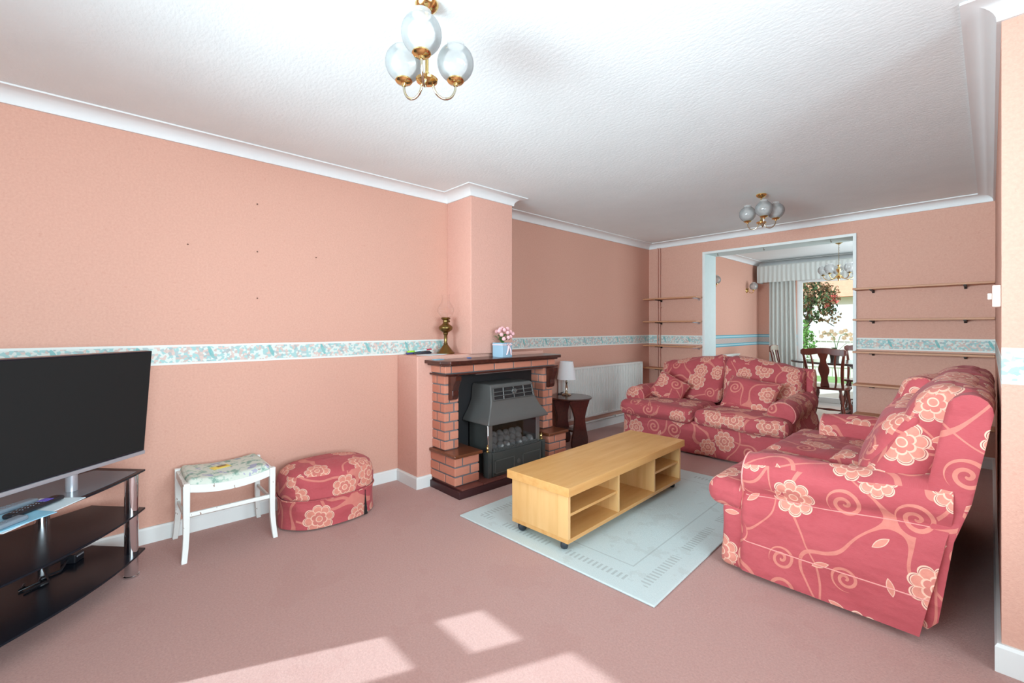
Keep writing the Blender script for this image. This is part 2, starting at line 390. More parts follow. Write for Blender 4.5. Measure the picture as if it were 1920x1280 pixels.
# ---------------------------------------------------------------- mesh builder
class MB:
    def __init__(s): s.v = []; s.f = []; s.mi = []
    def add(s, vs, fs, mi=0, T=None):
        o = len(s.v)
        for p in vs:
            p = Vector(p); s.v.append(tuple(T @ p) if T is not None else tuple(p))
        for f in fs: s.f.append([o + i for i in f]); s.mi.append(mi)
        return s
    def box(s, x0, x1, y0, y1, z0, z1, mi=0, T=None):
        vs = [(x, y, z) for z in (z0, z1) for y in (y0, y1) for x in (x0, x1)]
        fs = [(0, 2, 3, 1), (4, 5, 7, 6), (0, 1, 5, 4), (2, 6, 7, 3), (0, 4, 6, 2), (1, 3, 7, 5)]
        return s.add(vs, fs, mi, T)
    def rings(s, rs, cap0=True, cap1=True, mi=0, T=None, closed=True):
        n = len(rs[0]); vs = [p for r in rs for p in r]; fs = []
        for i in range(len(rs) - 1):
            for j in range(n if closed else n - 1):
                k = (j + 1) % n
                fs.append((i * n + j, i * n + k, (i + 1) * n + k, (i + 1) * n + j))
        if cap0: fs.append(tuple(range(n - 1, -1, -1)))
        if cap1: fs.append(tuple((len(rs) - 1) * n + j for j in range(n)))
        return s.add(vs, fs, mi, T)
    def lathe(s, prof, c=(0, 0, 0), n=24, mi=0, T=None, cap0=True, cap1=True):
        rs = [[(c[0] + r * math.cos(2 * PI * j / n), c[1] + r * math.sin(2 * PI * j / n), c[2] + z) for j in range(n)] for r, z in prof]
        return s.rings(rs, cap0, cap1, mi, T)
    def between(s, p0, p1, prof, n=12, mi=0):
        """profile (t 0..1, radius) turned about the line p0-p1"""
        p0 = Vector(p0); p1 = Vector(p1); d = p1 - p0
        q = d.to_track_quat('Z', 'Y'); L = d.length
        rs = [[tuple(p0 + q @ Vector((r * math.cos(2 * PI * j / n), r * math.sin(2 * PI * j / n), t * L))) for j in range(n)] for t, r in prof]
        return s.rings(rs, True, True, mi)
    def tube(s, pts, r, n=10, mi=0):
        pts = [Vector(p) for p in pts]; rs = []
        up = Vector((0, 0, 1)); prev = None
        for i, p in enumerate(pts):
            d = (pts[min(i + 1, len(pts) - 1)] - pts[max(i - 1, 0)]).normalized()
            a = d.cross(up) if prev is None else prev - d * prev.dot(d)
            if a.length < 1e-4: a = d.cross(Vector((1, 0, 0)))
            a.normalize(); b = d.cross(a); prev = a
            rr = r[i] if isinstance(r, (list, tuple)) else r
            rs.append([tuple(p + a * (rr * math.cos(2 * PI * j / n)) + b * (rr * math.sin(2 * PI * j / n))) for j in range(n)])
        return s.rings(rs, True, True, mi)
    def prism(s, poly, a0, a1, axis='z', mi=0, T=None):
        def mk(p, a): return (p[0], p[1], a) if axis == 'z' else ((p[0], a, p[1]) if axis == 'y' else (a, p[0], p[1]))
        return s.rings([[mk(p, a0) for p in poly], [mk(p, a1) for p in poly]], True, True, mi, T)
    def rbox(s, sx, sy, sz, r, c=(0, 0, 0), seg=10, crown=0.0, wob=0.0, fn=None, mi=0, T=None, seed=0):
        """soft rounded box with crowned faces"""
        def lines(h):
            rr = min(r, h * 0.98)
            e = [-h + rr * (1 - math.cos(PI / 2 * i / 4)) for i in range(4)]
            m = [(-h + rr) + (2 * (h - rr)) * i / seg for i in range(seg + 1)]
            return e + m + [-x for x in reversed(e)]
        hx, hy, hz = sx / 2, sy / 2, sz / 2
        X, Y, Z = lines(hx), lines(hy), lines(hz)
        key = {}; vs = []; fs = []
        def pt(x, y, z):
            k = (round(x, 5), round(y, 5), round(z, 5))
            if k in key: return key[k]
            rx, ry, rz = min(r, hx * .98), min(r, hy * .98), min(r, hz * .98)
            i = Vector((max(-hx + rx, min(hx - rx, x)), max(-hy + ry, min(hy - ry, y)), max(-hz + rz, min(hz - rz, z))))
            d = Vector(((x - i.x) / rx, (y - i.y) / ry, (z - i.z) / rz))
            if d.length > 1e-6: d.normalize()
            p = i + Vector((d.x * rx, d.y * ry, d.z * rz))
            if crown:
                k1 = max(0, 1 - (x / hx) ** 2) * max(0, 1 - (y / hy) ** 2)
                p.z += crown * k1 * (1 if z > 0 else -0.3) * abs(z / hz)
                p.y += crown * 0.5 * max(0, 1 - (x / hx) ** 2) * max(0, 1 - (z / hz) ** 2) * (y / hy)
            if wob:
                q = p * 5.0 + Vector((seed * 3.1, seed, 0))
                p = p + Vector((noise.noise(q), noise.noise(q + Vector((9, 0, 0))), noise.noise(q + Vector((0, 9, 0))))) * wob
                q = Vector((p.x * 16, p.y * 4, p.z * 14)) + Vector((seed, 0, 0))
                p.z += noise.noise(q) * wob * 0.35
            p += Vector(c)
            if fn: p = Vector(fn(p))
            key[k] = len(vs); vs.append(tuple(p)); return key[k]
        def face(A, B, g, flip):
            for i in range(len(A) - 1):
                for j in range(len(B) - 1):
                    q = [pt(*g(A[i], B[j])), pt(*g(A[i + 1], B[j])), pt(*g(A[i + 1], B[j + 1])), pt(*g(A[i], B[j + 1]))]
                    if flip: q.reverse()
                    fs.append(q)
        face(X, Y, lambda a, b: (a, b, hz), False); face(X, Y, lambda a, b: (a, b, -hz), True)
        face(X, Z, lambda a, b: (a, -hy, b), False); face(X, Z, lambda a, b: (a, hy, b), True)
        face(Y, Z, lambda a, b: (hx, a, b), False); face(Y, Z, lambda a, b: (-hx, a, b), True)
        return s.add(vs, fs, mi, T)
    def pillow(s, wx, wz, th, T=None, seed=0, n=18, pinch=0.06):
        """scatter cushion standing in the x-z plane"""
        vs = []; fs = []
        for side in (1, -1):
            o = len(vs)
            for i in range(n + 1):
                for j in range(n + 1):
                    a = -1 + 2 * i / n; b = -1 + 2 * j / n
                    a2 = math.sin(a * PI / 2); b2 = math.sin(b * PI / 2)
                    e = ((1 - a2 ** 4) * (1 - b2 ** 4)) ** 0.5
                    px = a2 * wx / 2 * (1 - pinch * (1 - b2 * b2)); pz = b2 * wz / 2 * (1 - pinch * (1 - a2 * a2))
                    y = side * (th / 2 * e + 0.004)
                    q = Vector((px * 7 + seed, pz * 7, side * 3.0))
                    y += noise.noise(q) * 0.018 * e
                    vs.append((px, y, pz))
            for i in range(n):
                for j in range(n):
                    q = [o + i * (n + 1) + j, o + (i + 1) * (n + 1) + j, o + (i + 1) * (n + 1) + j + 1, o + i * (n + 1) + j + 1]
                    fs.append(q if side < 0 else q[::-1])
        m = (n + 1) ** 2
        edge = [i * (n + 1) for i in range(n)] + [n * (n + 1) + j for j in range(n)] + [i * (n + 1) + n for i in range(n, 0, -1)] + [j for j in range(n, 0, -1)]
        for k in range(len(edge)):
            a, b = edge[k], edge[(k + 1) % len(edge)]
            fs.append((a, b, m + b, m + a))
        return s.add(vs, fs, 0, T)
    def build(s, name, mats, parent=None, smooth=None, bevel=0, seg=2, uv=None, loc=None, rz=None):
        me = bpy.data.meshes.new(name)
        me.from_pydata([tuple(v) for v in s.v], [], s.f)
        mats = mats if isinstance(mats, (list, tuple)) else [mats]
        for m in mats: me.materials.append(m)
        for p, k in zip(me.polygons, s.mi): p.material_index = k
        bm = bmesh.new(); bm.from_mesh(me); bmesh.ops.recalc_face_normals(bm, faces=bm.faces); bm.to_mesh(me); bm.free()
        if uv is not None:
            L = me.uv_layers.new(name='uv')
            for p in me.polygons:
                n = p.normal; k = max(range(3), key=lambda i: abs(n[i]) * (1.15 if i == 2 else 1))
                for li in p.loop_indices:
                    c = me.vertices[me.loops[li].vertex_index].co
                    if k == 2: q = (c.x, c.y)
                    elif k == 0: q = (c.y + 0.37, c.z + 0.13)
                    else: q = (c.x, c.z + 0.71)
                    L.data[li].uv = (q[0] + uv[0], q[1] + uv[1])
        if smooth is not None:
            for p in me.polygons: p.use_smooth = True
            if smooth < 179: me.set_sharp_from_angle(angle=math.radians(smooth))
        o = bpy.data.objects.new(name, me); C.objects.link(o)
        if parent is not None: o.parent = parent
        if bevel:
            b = o.modifiers.new('bevel', 'BEVEL'); b.width = bevel; b.segments = seg; b.limit_method = 'ANGLE'; b.angle_limit = math.radians(40)
        if loc is not None: o.location = loc
        if rz is not None: o.rotation_euler = (0, 0, rz)
        return o

def tag(o, label, cat, group=None):
    o['label'] = label; o['category'] = cat
    if group: o['group'] = group
    return o
def thing(name, label, cat, loc=(0, 0, 0), rz=0, group=None):
    o = bpy.data.objects.new(name, None); C.objects.link(o); o.empty_display_size = 0.1
    o.location = loc; o.rotation_euler = (0, 0, rz)
    return tag(o, label, cat, group)
def struct(name, mb, mats, **kw):
    o = mb.build(name, mats, **kw); o['kind'] = 'structure'; return o
def dup(root, label=None, loc=None, rz=None, group=None):
    r = root.copy(); C.objects.link(r)
    if loc is not None: r.location = loc
    if rz is not None: r.rotation_euler = (0, 0, rz)
    if label: r['label'] = label
    if group: r['group'] = group
    for ch in [c for c in bpy.data.objects if c.parent == root]:
        c = ch.copy(); C.objects.link(c); c.parent = r
        for g in [q for q in bpy.data.objects if q.parent == ch]:
            d = g.copy(); C.objects.link(d); d.parent = c
    return r
def RZ(a): return Matrix.Rotation(a, 4, 'Z')
def TR(x, y, z): return Matrix.Translation((x, y, z))

# ================================================================ SETTING
H = 2.335; YF = -1.2; XR = 4.9; YB = 5.54; YD0 = 5.85; YD = 8.48; XD = 0.42; XD2 = 3.3; XW = 3.225; YP = 2.31
struct('floor', MB().box(-0.1, XR + 0.1, YF - 0.1, YB + 0.31, -0.1, 0), M['carpet'])
struct('floor_dining', MB().box(XD - 0.1, XD2 + 0.1, YB + 0.31, YD + 0.1, -0.1, 0.0), M['tile'])
struct('ceiling', MB().box(-0.1, XR + 0.1, YF - 0.1, YD0, H, H + 0.1), M['ceiling'])
struct('ceiling_dining', MB().box(XD - 0.1, XD2 + 0.1, YD0, YD + 0.3, H, H + 0.1), M['ceiling'])
struct('wall_left', MB().box(-0.12, 0, YF - 0.1, YB + 0.31, 0, H), M['wall'])
BX = 0.335; BY0 = 2.205; BY1 = 2.66
struct('wall_chimney', MB().box(0, BX, BY0, BY1, 0.985, H), M['pink'], bevel=0.004)
struct('wall_chimney_base', MB().box(0, 0.30, 1.73, 3.10, 0, 0.985), M['pink'], bevel=0.008)
OX0, OX1, OZ = 0.76, 2.275, 2.13
struct('wall_back', MB().box(0, OX0, YB, YD0, 0, H).box(OX1, XW, YB, YD0, 0, H).box(OX0, OX1, YB, YD0, OZ, H), M['wall'])
# right wall with pier: the face towards the window carries a slightly higher border
mb = MB().box(XW, XR + 0.1, YP, YD0, 0, H)
for i in range(len(mb.f)):
    if i == 2: mb.mi[i] = 1
struct('wall_right', mb, [M['wall'], M['wall_pier']])
struct('wall_front', MB().box(-0.12, 0.66, YF - 0.12, YF, 0, H).box(3.85, XR + 0.1, YF - 0.12, YF, 0, H)
       .box(0.66, 3.85, YF - 0.12, YF, 0, 0.86).box(0.66, 3.85, YF - 0.12, YF, 2.03, H), M['wall'])
struct('wall_side', MB().box(XR, XR + 0.12, YF, -0.7, 0, H).box(XR, XR + 0.12, 1.5, YP, 0, H)
       .box(XR, XR + 0.12, -0.7, 1.5, 0, 0.8).box(XR, XR + 0.12, -0.7, 1.5, 2.1, H), M['wall'])  # unseen opening added for the side fill
struct('wall_dining_left', MB().box(XD - 0.12, XD, YD0, YD + 0.12, 0, H), M['wall_dining'])
struct('wall_dining_right', MB().box(XD2, XD2 + 0.12, YD0, 6.2, 0, H).box(XD2, XD2 + 0.12, 8.0, YD + 0.12, 0, H)
       .box(XD2, XD2 + 0.12, 6.2, 8.0, 0, 0.8).box(XD2, XD2 + 0.12, 6.2, 8.0, 2.0, H), M['wall_dining'])  # unseen opening added for the dining fill
WX0, WX1, WZ = 1.0, 2.75, 2.02
struct('wall_dining_back', MB().box(XD, WX0, YD, YD + 0.25, 0, H).box(WX1, XD2, YD, YD + 0.25, 0, H).box(WX0, WX1, YD, YD + 0.25, WZ, H), M['wall_dining'])
# front window with casement, hung light and fixed pane (it throws the sun patches)
wy0, wy1 = YF - 0.015, YF + 0.015
mb = MB()
for a in ((0.66, 0.77, 0.86, 2.03), (3.80, 3.85, 0.86, 2.03), (0.77, 3.8, 0.86, 0.92), (0.77, 3.8, 1.876, 2.03), (1.02, 1.148, 0.92, 1.876),
          (0.77, 1.02, 1.525, 1.655), (0.77, 1.02, 1.81, 1.876), (2.55, 2.62, 0.92, 1.876)):
    mb.box(a[0], a[1], wy0, wy1, a[2], a[3])
wf = struct('window_1', mb, M['white'], bevel=0.004)
# patio window in the dining room
pf = MB()
for a in ((WX0, WX0 + 0.075, 0.0, WZ), (WX1 - 0.075, WX1, 0.0, WZ), (WX0 + 0.075, WX1 - 0.075, WZ - 0.075, WZ), (WX0 + 0.075, WX1 - 0.075, 0.0, 0.08), (1.86, 1.95, 0.08, WZ - 0.075)):
    pf.box(a[0], a[1], YD + 0.04, YD + 0.10, a[2], a[3])
w2 = struct('window_2', pf, M['white'], bevel=0.004)
MB().box(WX0 + 0.07, 1.87, YD + 0.066, YD + 0.072, 0.07, WZ - 0.07).box(1.94, WX1 - 0.07, YD + 0.066, YD + 0.072, 0.07, WZ - 0.07).build('pane', M['pane'], w2)

# coving: concave profile swept along the walls (room on the left of the path direction)
def sweep(path, prof, closed=False):
    n = len(path); P = [Vector(p) for p in path]; rings = []
    for i in range(n):
        d0 = (P[i] - P[i - 1]).normalized() if (i > 0 or closed) else None
        d1 = (P[(i + 1) % n] - P[i]).normalized() if (i < n - 1 or closed) else None
        n0 = Vector((-d0.y, d0.x)) if d0 else None; n1 = Vector((-d1.y, d1.x)) if d1 else None
        if n0 is None: off = n1
        elif n1 is None: off = n0
        else:
            m = (n0 + n1).normalized(); off = m / max(0.2, m.dot(n0))
        rings.append([(P[i].x + off.x * a, P[i].y + off.y * a, z) for a, z in prof])
    if closed: rings.append(rings[0])
    return MB().rings(rings, not closed, not closed)
R_ = 0.075
cov = [(0.0, H - 0.067), (0.012, H - 0.067)] + [(0.012 + R_ * (1 - math.cos(PI / 2 * i / 7)), H - 0.060 + 0.052 * math.sin(PI / 2 * i / 7)) for i in range(8)] + [(0.100, H - 0.008), (0.100, H), (0, H)]
liv = [(0, YF), (XR, YF), (XR, YP), (XW, YP), (XW, YB), (0, YB), (0, BY1), (BX, BY1), (BX, BY0), (0, BY0)]
struct('trim_1', sweep(liv, cov, True), M['coving'], smooth=30)
din = [(XD, YD0), (XD2, YD0), (XD2, YD), (XD, YD)]
struct('trim_2', sweep(din, cov, True), M['coving'], smooth=30)
# opening lining
mb = MB().box(OX0 - 0.004, OX0 + 0.012, YB - 0.012, YD0 + 0.01, 0, OZ).box(OX1 - 0.012, OX1 + 0.004, YB - 0.012, YD0 + 0.01, 0, OZ).box(OX0 + 0.012, OX1 - 0.012, YB - 0.012, YD0 + 0.01, OZ - 0.012, OZ + 0.004)
struct('trim_3', mb, M['jamb'], bevel=0.003)
mb = MB().box(OX0 - 0.014, OX0 + 0.014, YB - 0.020, YB - 0.012, 0, OZ + 0.012).box(OX1 - 0.014, OX1 + 0.014, YB - 0.020, YB - 0.012, 0, OZ + 0.012).box(OX0 + 0.014, OX1 - 0.014, YB - 0.020, YB - 0.012, OZ - 0.016, OZ + 0.012)
struct('trim_4', mb, M['jambedge'], bevel=0.002)
# hooks under the head of the opening
for x, nm in ((0.90, 'left end'), (1.42, 'middle'), (2.06, 'right end')):
    tag(MB().tube([(0, 0, 0), (0, 0, -0.022), (0.004, 0, -0.028), (0.010, 0, -0.026), (0.011, 0, -0.018)], 0.0025, 6).build('ceiling_hook', M['brassold'], loc=(x, 5.60, OZ - 0.012)), 'tiny brass hook under the head of the opening, ' + nm + ' of three', 'hook', 'hooks under the head of the opening')
# skirting boards
sk = [(0, 0), (0.016, 0), (0.016, 0.078), (0.010, 0.088), (0, 0.088)]
struct('baseboard_left', sweep([(0.30, 1.845), (0.30, 1.73), (0, 1.73), (0, YF)], sk), M['white'])
struct('baseboard_back', sweep([(OX0 - 0.02, YB), (0, YB), (0, 3.10), (0.30, 3.10), (0.30, 3.04)], sk), M['white'])
struct('baseboard_right', sweep([(XR, YP), (XW, YP), (XW, YB), (OX1 + 0.02, YB)], [(a, z * 1.12) for a, z in sk]), M['white'])
struct('baseboard_dining', sweep([(WX0, YD), (XD, YD), (XD, YD0)], sk), M['white'])

# ================================================================ FIREPLACE
fp = thing('fireplace', 'brick fireplace surround with dark wooden mantel shelf and raised hearth against the pink chimney breast', 'fireplace', (0.30, 2.45, 0))
def bricks(mb, x0, x1, y0, y1, z0, z1, n, splits_even, splits_odd, g=0.0105):
    """courses of bricks: splits along y"""
    h = (z1 - z0) / n
    mb.box(x0 + 0.004, x1 - 0.005, y0 + 0.005, y1 - 0.005, z0, z1, 1)
    for i in range(n):
        a = z0 + i * h + g / 2; b = z0 + (i + 1) * h - g / 2
        ys = [y0] + (splits_even if i % 2 == 0 else splits_odd) + [y1]
        for j in range(len(ys) - 1):
            j0 = ys[j] + (g / 2 if j else 0); j1 = ys[j + 1] - (g / 2 if j < len(ys) - 2 else 0)
            k = random.uniform(-0.0015, 0.0015)
            xm = x0 + (x1 - x0) * (0.36 if (i + j) % 2 else 0.62)
            mb.box(x0, xm - g / 2, j0 + k, j1 + k, a, b, 0); mb.box(xm + g / 2, x1 + k, j0, j1, a, b, 0)
def loc(mb, *a): return mb
L0 = -0.59
BM = [M['brick'], M['mortar']]
mb = MB(); bricks(mb, 0, 0.168, -0.59, -0.465, 0.292, 0.845, 8, [-0.505], [-0.545]); mb.build('brick_pillar', BM, fp, bevel=0.003, seg=1)
mb = MB(); bricks(mb, 0, 0.168, 0.465, 0.59, 0.292, 0.845, 8, [0.545], [0.505]); mb.build('brick_pillar', BM, fp, bevel=0.003, seg=1)
mb = MB(); bricks(mb, 0, 0.19, -0.60, 0.60, 0.858, 0.918, 1, [-0.545, -0.335, -0.125, 0.085, 0.295, 0.505], []); mb.build('brick_lintel', BM, fp, bevel=0.003, seg=1)
MB().box(0.0, 0.215, -0.615, 0.615, 0.845, 0.858).build('lintel_strip', M['mahog'], fp, bevel=0.003)
MB().box(0.02, 0.165, -0.30, 0.465, 0.832, 0.845).build('steel_trim', M['steel'], fp)
# mantel with clipped corners and stepped edge
def clip(x1, y, c): return [(0.0, -y), (x1 - c * 0.9, -y), (x1, -y + c), (x1, y - c), (x1 - c * 0.9, y), (0.0, y)]
MB().prism(clip(0.235, 0.635, 0.05), 0.918, 0.932).prism(clip(0.262, 0.66, 0.06), 0.932, 0.957).build('mantel_shelf', M['mahog'], fp, bevel=0.005)
corb = [(0.168, 0.845), (0.262, 0.845), (0.258, 0.81), (0.238, 0.775), (0.222, 0.735), (0.225, 0.70), (0.215, 0.672), (0.190, 0.662), (0.168, 0.665)]
for y in (-0.56, 0.505): MB().prism(corb, y, y + 0.055, 'y').build('corbel', M['mahog'], fp, bevel=0.004)
for s in (-1, 1):
    mb = MB(); y0, y1 = sorted((s * 0.605, s * 0.385))
    bricks(mb, 0.0, 0.315, y0, y1, 0.066, 0.268, 3, [y0 + 0.07], [y0 + 0.14], 0.011)
    st = mb.build('brick_step', BM, fp, bevel=0.003, seg=1)
    y0, y1 = sorted((s * 0.620, s * 0.365))
    MB().box(0.0, 0.335, y0, y1, 0.268, 0.292).build('step_cap', M['mahog2'], st, bevel=0.006)
MB().box(0.0, 0.39, -0.62, 0.62, 0.0, 0.052).build('hearth', M['hearth_edge'], fp, bevel=0.004)
mb = MB()
for i in range(6):
    for j in range(2):
        mb.box(0.005 + j * 0.19, 0.19 + j * 0.19, -0.59 + i * 0.197, -0.398 + i * 0.197, 0.05, 0.064)
mb.build('hearth_tiles', M['quarry'], fp, bevel=0.003)
MB().box(0.003, 0.02, -0.465, 0.465, 0.064, 0.845).build('back_panel', M['black'], fp)

# gas fire
gf = thing('gas_fire', 'dark grey gas fire with sloping hood and coal bed in the brick fireplace', 'gas fire', (0.30, 2.45, 0.064))
prof = [(0.245, 0.690, 0.22), (0.262, 0.672, 0.232), (0.285, 0.56, 0.243), (0.312, 0.49, 0.275), (0.338, 0.445, 0.308), (0.355, 0.412, 0.328), (0.355, 0.398, 0.328)]
def hring(x, z, hy, xb=0.03): return [(xb, -hy, z), (x, -hy, z), (x, hy, z), (xb, hy, z)]
mb = MB().rings([hring(x, z, hy) for x, z, hy in prof])
hood = mb.build('hood', M['iron'], gf, bevel=0.006, seg=2, smooth=35)
# grille opening with bars and ornament
def gx(z): return 0.262 + (0.672 - z) * (0.023 / 0.122)
mb = MB().rings([[(gx(0.66) + 0.001, -0.205, 0.66), (gx(0.66) + 0.004, -0.205, 0.66), (gx(0.66) + 0.004, 0.205, 0.66), (gx(0.66) + 0.001, 0.205, 0.66)],
                 [(gx(0.57) + 0.001, -0.215, 0.57), (gx(0.57) + 0.004, -0.215, 0.57), (gx(0.57) + 0.004, 0.215, 0.57), (gx(0.57) + 0.001, 0.215, 0.57)]])
gr = mb.build('grille', M['black'], gf)
mb = MB()
for z in (0.664, 0.632, 0.603, 0.572): mb.tube([(gx(z) + 0.008, -0.22, z), (gx(z) + 0.008, 0.22, z)], 0.0045, 6)
for y in (-0.21, -0.11, 0, 0.11, 0.21): mb.tube([(gx(0.66) + 0.007, y, 0.664), (gx(0.57) + 0.007, y * 1.03, 0.572)], 0.0045, 6)
mb.build('grille_bars', M['iron'], gr, smooth=60)
mb = MB()
for k in range(6): mb.lathe([(0.001, -0.011), (0.011, -0.004), (0.012, 0.004), (0.001, 0.011)], (gx(0.63) + 0.014, 0.020 * math.cos(k * PI / 3), 0.626 + 0.014 * math.sin(k * PI / 3)), 8)
mb.lathe([(0.001, -0.010), (0.010, 0), (0.001, 0.010)], (gx(0.63) + 0.020, 0, 0.626), 8)
mb.build('rosette', M['steel'], gr, smooth=60)
# body
mb = MB().box(0.03, 0.285, -0.265, -0.255, 0, 0.40).box(0.03, 0.285, 0.255, 0.265, 0, 0.40).box(0.03, 0.04, -0.265, 0.265, 0, 0.40).box(0.03, 0.30, -0.265, 0.265, 0.125, 0.135)
mb.build('firebox', M['iron_dark'], gf)
MB().box(0.30, 0.335, -0.27, 0.27, 0.0, 0.182).build('lower_panel', M['iron_dark'], gf, bevel=0.005)
fr = MB()
for (y0, y1) in ((-0.25, -0.045), (0.045, 0.25)):
    fr.box(0.335, 0.341, y0, y1, 0.118, 0.124).box(0.335, 0.341, y0, y1, 0.022, 0.028).box(0.335, 0.341, y0, y0 + 0.006, 0.022, 0.124).box(0.335, 0.341, y1 - 0.006, y1, 0.022, 0.124)
fr.lathe([(0.001, -0.003), (0.018, -0.003), (0.018, 0.003), (0.001, 0.003)], (0, 0, 0), 16, T=TR(0.338, 0, 0.075) @ Matrix.Rotation(PI / 2, 4, 'Y'))
fr.build('panel_moulding', M['iron'], gf)
for s in (-1, 1):
    MB().box(0.275, 0.335, s * 0.295 - 0.018, s * 0.295 + 0.018, 0, 0.19).box(0.335, 0.340, s * 0.295 - 0.010, s * 0.295 + 0.010, 0.03, 0.15).build('corner_post', M['iron_dark'], gf, bevel=0.004)
    MB().lathe([(0.012, 0), (0.014, 0.006), (0.008, 0.014), (0.013, 0.026), (0.010, 0.040), (0.004, 0.046), (0.006, 0.052), (0.001, 0.058)], (0.305, s * 0.295, 0.19), 14).build('brass_finial', M['brass'], gf, smooth=50)
    MB().box(0.285, 0.298, s * 0.262 - 0.022, s * 0.262 + 0.022, 0.135, 0.400).build('side_column', M['steel'], gf, bevel=0.005)
mb = MB()
pts = [(0.30, -0.29, 0.385), (0.315, -0.30, 0.30), (0.325, -0.30, 0.22), (0.318, -0.297, 0.20)]
mb.tube(pts, 0.003, 6).build('guard_rod', M['chrome'], gf, smooth=60)
MB().box(0.292, 0.296, -0.24, 0.24, 0.16, 0.40).build('fire_glass', M['smokepane'], gf)
mb = MB()
for i in range(34): mb.box(0.297, 0.318, -0.235 + i * 0.0142, -0.235 + i * 0.0142 + 0.005, 0.182, 0.204)
mb.box(0.297, 0.318, -0.24, 0.24, 0.180, 0.185)
mb.build('fire_fret', M['iron'], gf)
for i in range(17):
    row = 0 if i < 7 else (1 if i < 12 else 2)
    k = i if row == 0 else (i - 7 if row == 1 else i - 12)
    y = -0.20 + k * 0.066 + (0.03 if row else 0) + (0.02 if row == 2 else 0)
    x = (0.262, 0.225, 0.20)[row]; z = (0.204, 0.244, 0.204)[row] if row != 2 else 0.275
    rr = random.uniform(0.032, 0.039)
    mb = MB(); m2 = []
    prf = [(max(0.001, rr * math.sin(PI * q / 7)), -rr * math.cos(PI * q / 7)) for q in range(8)]
    mb.lathe(prf, (0, 0, 0), 10)
    mb.v = [tuple(Vector(v) * (1 + 0.22 * noise.noise(Vector(v) * 40 + Vector((i, 0, 0))))) for v in mb.v]
    mb.v = [(v[0] + x, v[1] + y, v[2] + z) for v in mb.v]
    mb.build('coal', M['coal'], gf, smooth=80)

# ================================================================ THINGS ON THE MANTEL
ol = thing('oil_lamp', 'brass oil lamp with clear glass chimney on the end of the chimney ledge', 'oil lamp', (0.15, 2.085, 0.985))
MB().lathe([(0.001, 0.001), (0.072, 0.001), (0.073, 0.010), (0.060, 0.022), (0.040, 0.045), (0.024, 0.068), (0.016, 0.078), (0.018, 0.084), (0.014, 0.092), (0.014, 0.150), (0.022, 0.165), (0.020, 0.172)], n=28).build('foot', M['brassold'], ol, smooth=40)
MB().lathe([(0.018, 0.170), (0.030, 0.180), (0.052, 0.196), (0.058, 0.212), (0.056, 0.222), (0.040, 0.236), (0.026, 0.246), (0.022, 0.256), (0.001, 0.256)], n=28).build('oil_font', M['brassold'], ol, smooth=50)
br = MB().lathe([(0.020, 0.254), (0.024, 0.262), (0.022, 0.275), (0.034, 0.284), (0.040, 0.290), (0.036, 0.296), (0.028, 0.300), (0.001, 0.300)], n=24).build('burner', M['brassold'], ol, smooth=40)
MB().tube([(0, 0, 0.270), (0.045, 0.0, 0.266)], 0.002, 8).lathe([(0.001, -0.002), (0.010, -0.002), (0.010, 0.002), (0.001, 0.002)], n=14, T=TR(0.047, 0, 0.266) @ Matrix.Rotation(PI / 2, 4, 'Y')).build('wick_knob', M['brassold'], br, smooth=40)
MB().lathe([(0.030, 0.298), (0.052, 0.320), (0.068, 0.345), (0.069, 0.365), (0.055, 0.395), (0.038, 0.418), (0.030, 0.445), (0.030, 0.470), (0.036, 0.490)], n=32, cap0=False, cap1=False).build('glass_chimney', M['clear'], ol, smooth=180)

def pen(name, label, p, ang, L, r, body, cap, tilt=0.0):
    t = thing(name, label, 'pen', p, ang)
    def ln(a): return (math.cos(tilt) * a, 0, math.sin(tilt) * a)
    MB().between(ln(0), ln(L * 0.68), [(0, r * 0.8), (0.03, r), (1, r)]).build('barrel', M[body], t, smooth=40)
    MB().between(ln(L * 0.68), ln(L), [(0, r * 1.15), (0.9, r * 1.1), (1, r * 0.7)]).build('cap', M[cap], t, smooth=40)
ledge = 0.985
pen('highlighter', 'fat yellow-green highlighter with teal cap lying on the chimney ledge', (0.035, 1.80, ledge + 0.021), PI / 2 + 0.15, 0.13, 0.009, 'neon', 'teal', 0.0)
pen('marker_pen', 'dark blue pen lying under the highlighter on the ledge', (0.05, 1.78, ledge + 0.009), PI / 2 + 0.05, 0.14, 0.008, 'penblue', 'penblue', 0.0)
pen('marker_pen', 'black felt pen pointing at the oil lamp on the ledge', (0.075, 1.83, ledge + 0.009), PI / 2 - 0.2, 0.15, 0.008, 'penblack', 'penblack', 0.02)
pen('marker_pen', 'black felt pen nearest the wall with white bands on the ledge', (0.028, 1.86, ledge + 0.010), PI / 2 - 0.05, 0.15, 0.008, 'penblack', 'penblack', 0.03)
pen('ballpoint_pen', 'slim white pen with red cap resting on the black pens', (0.06, 1.85, ledge + 0.026), PI / 2 - 0.12, 0.15, 0.005, 'paper', 'penred', 0.09)
tag(MB().box(-0.07, 0.07, -0.10, 0.10, 0, 0.003).build('leaflet', M['paper'], loc=(0.20, 1.92, ledge + 0.001), rz=0.3), 'white folded leaflet lying before the oil lamp on the ledge', 'paper')
tag(MB().box(-0.025, 0.025, -0.04, 0.04, 0, 0.004).build('leaflet', M['paperblue'], loc=(0.35, 1.88, 0.9575), rz=0.2), 'small blue and white card at the left end of the mantel shelf', 'card')
tag(MB().box(-0.014, 0.014, -0.012, 0.012, 0, 0.006).build('leaflet', M['cardblue'], loc=(0.37, 2.16, 0.9575), rz=0.3), 'tiny blue scrap lying on the mantel shelf below the pink corner', 'scrap')

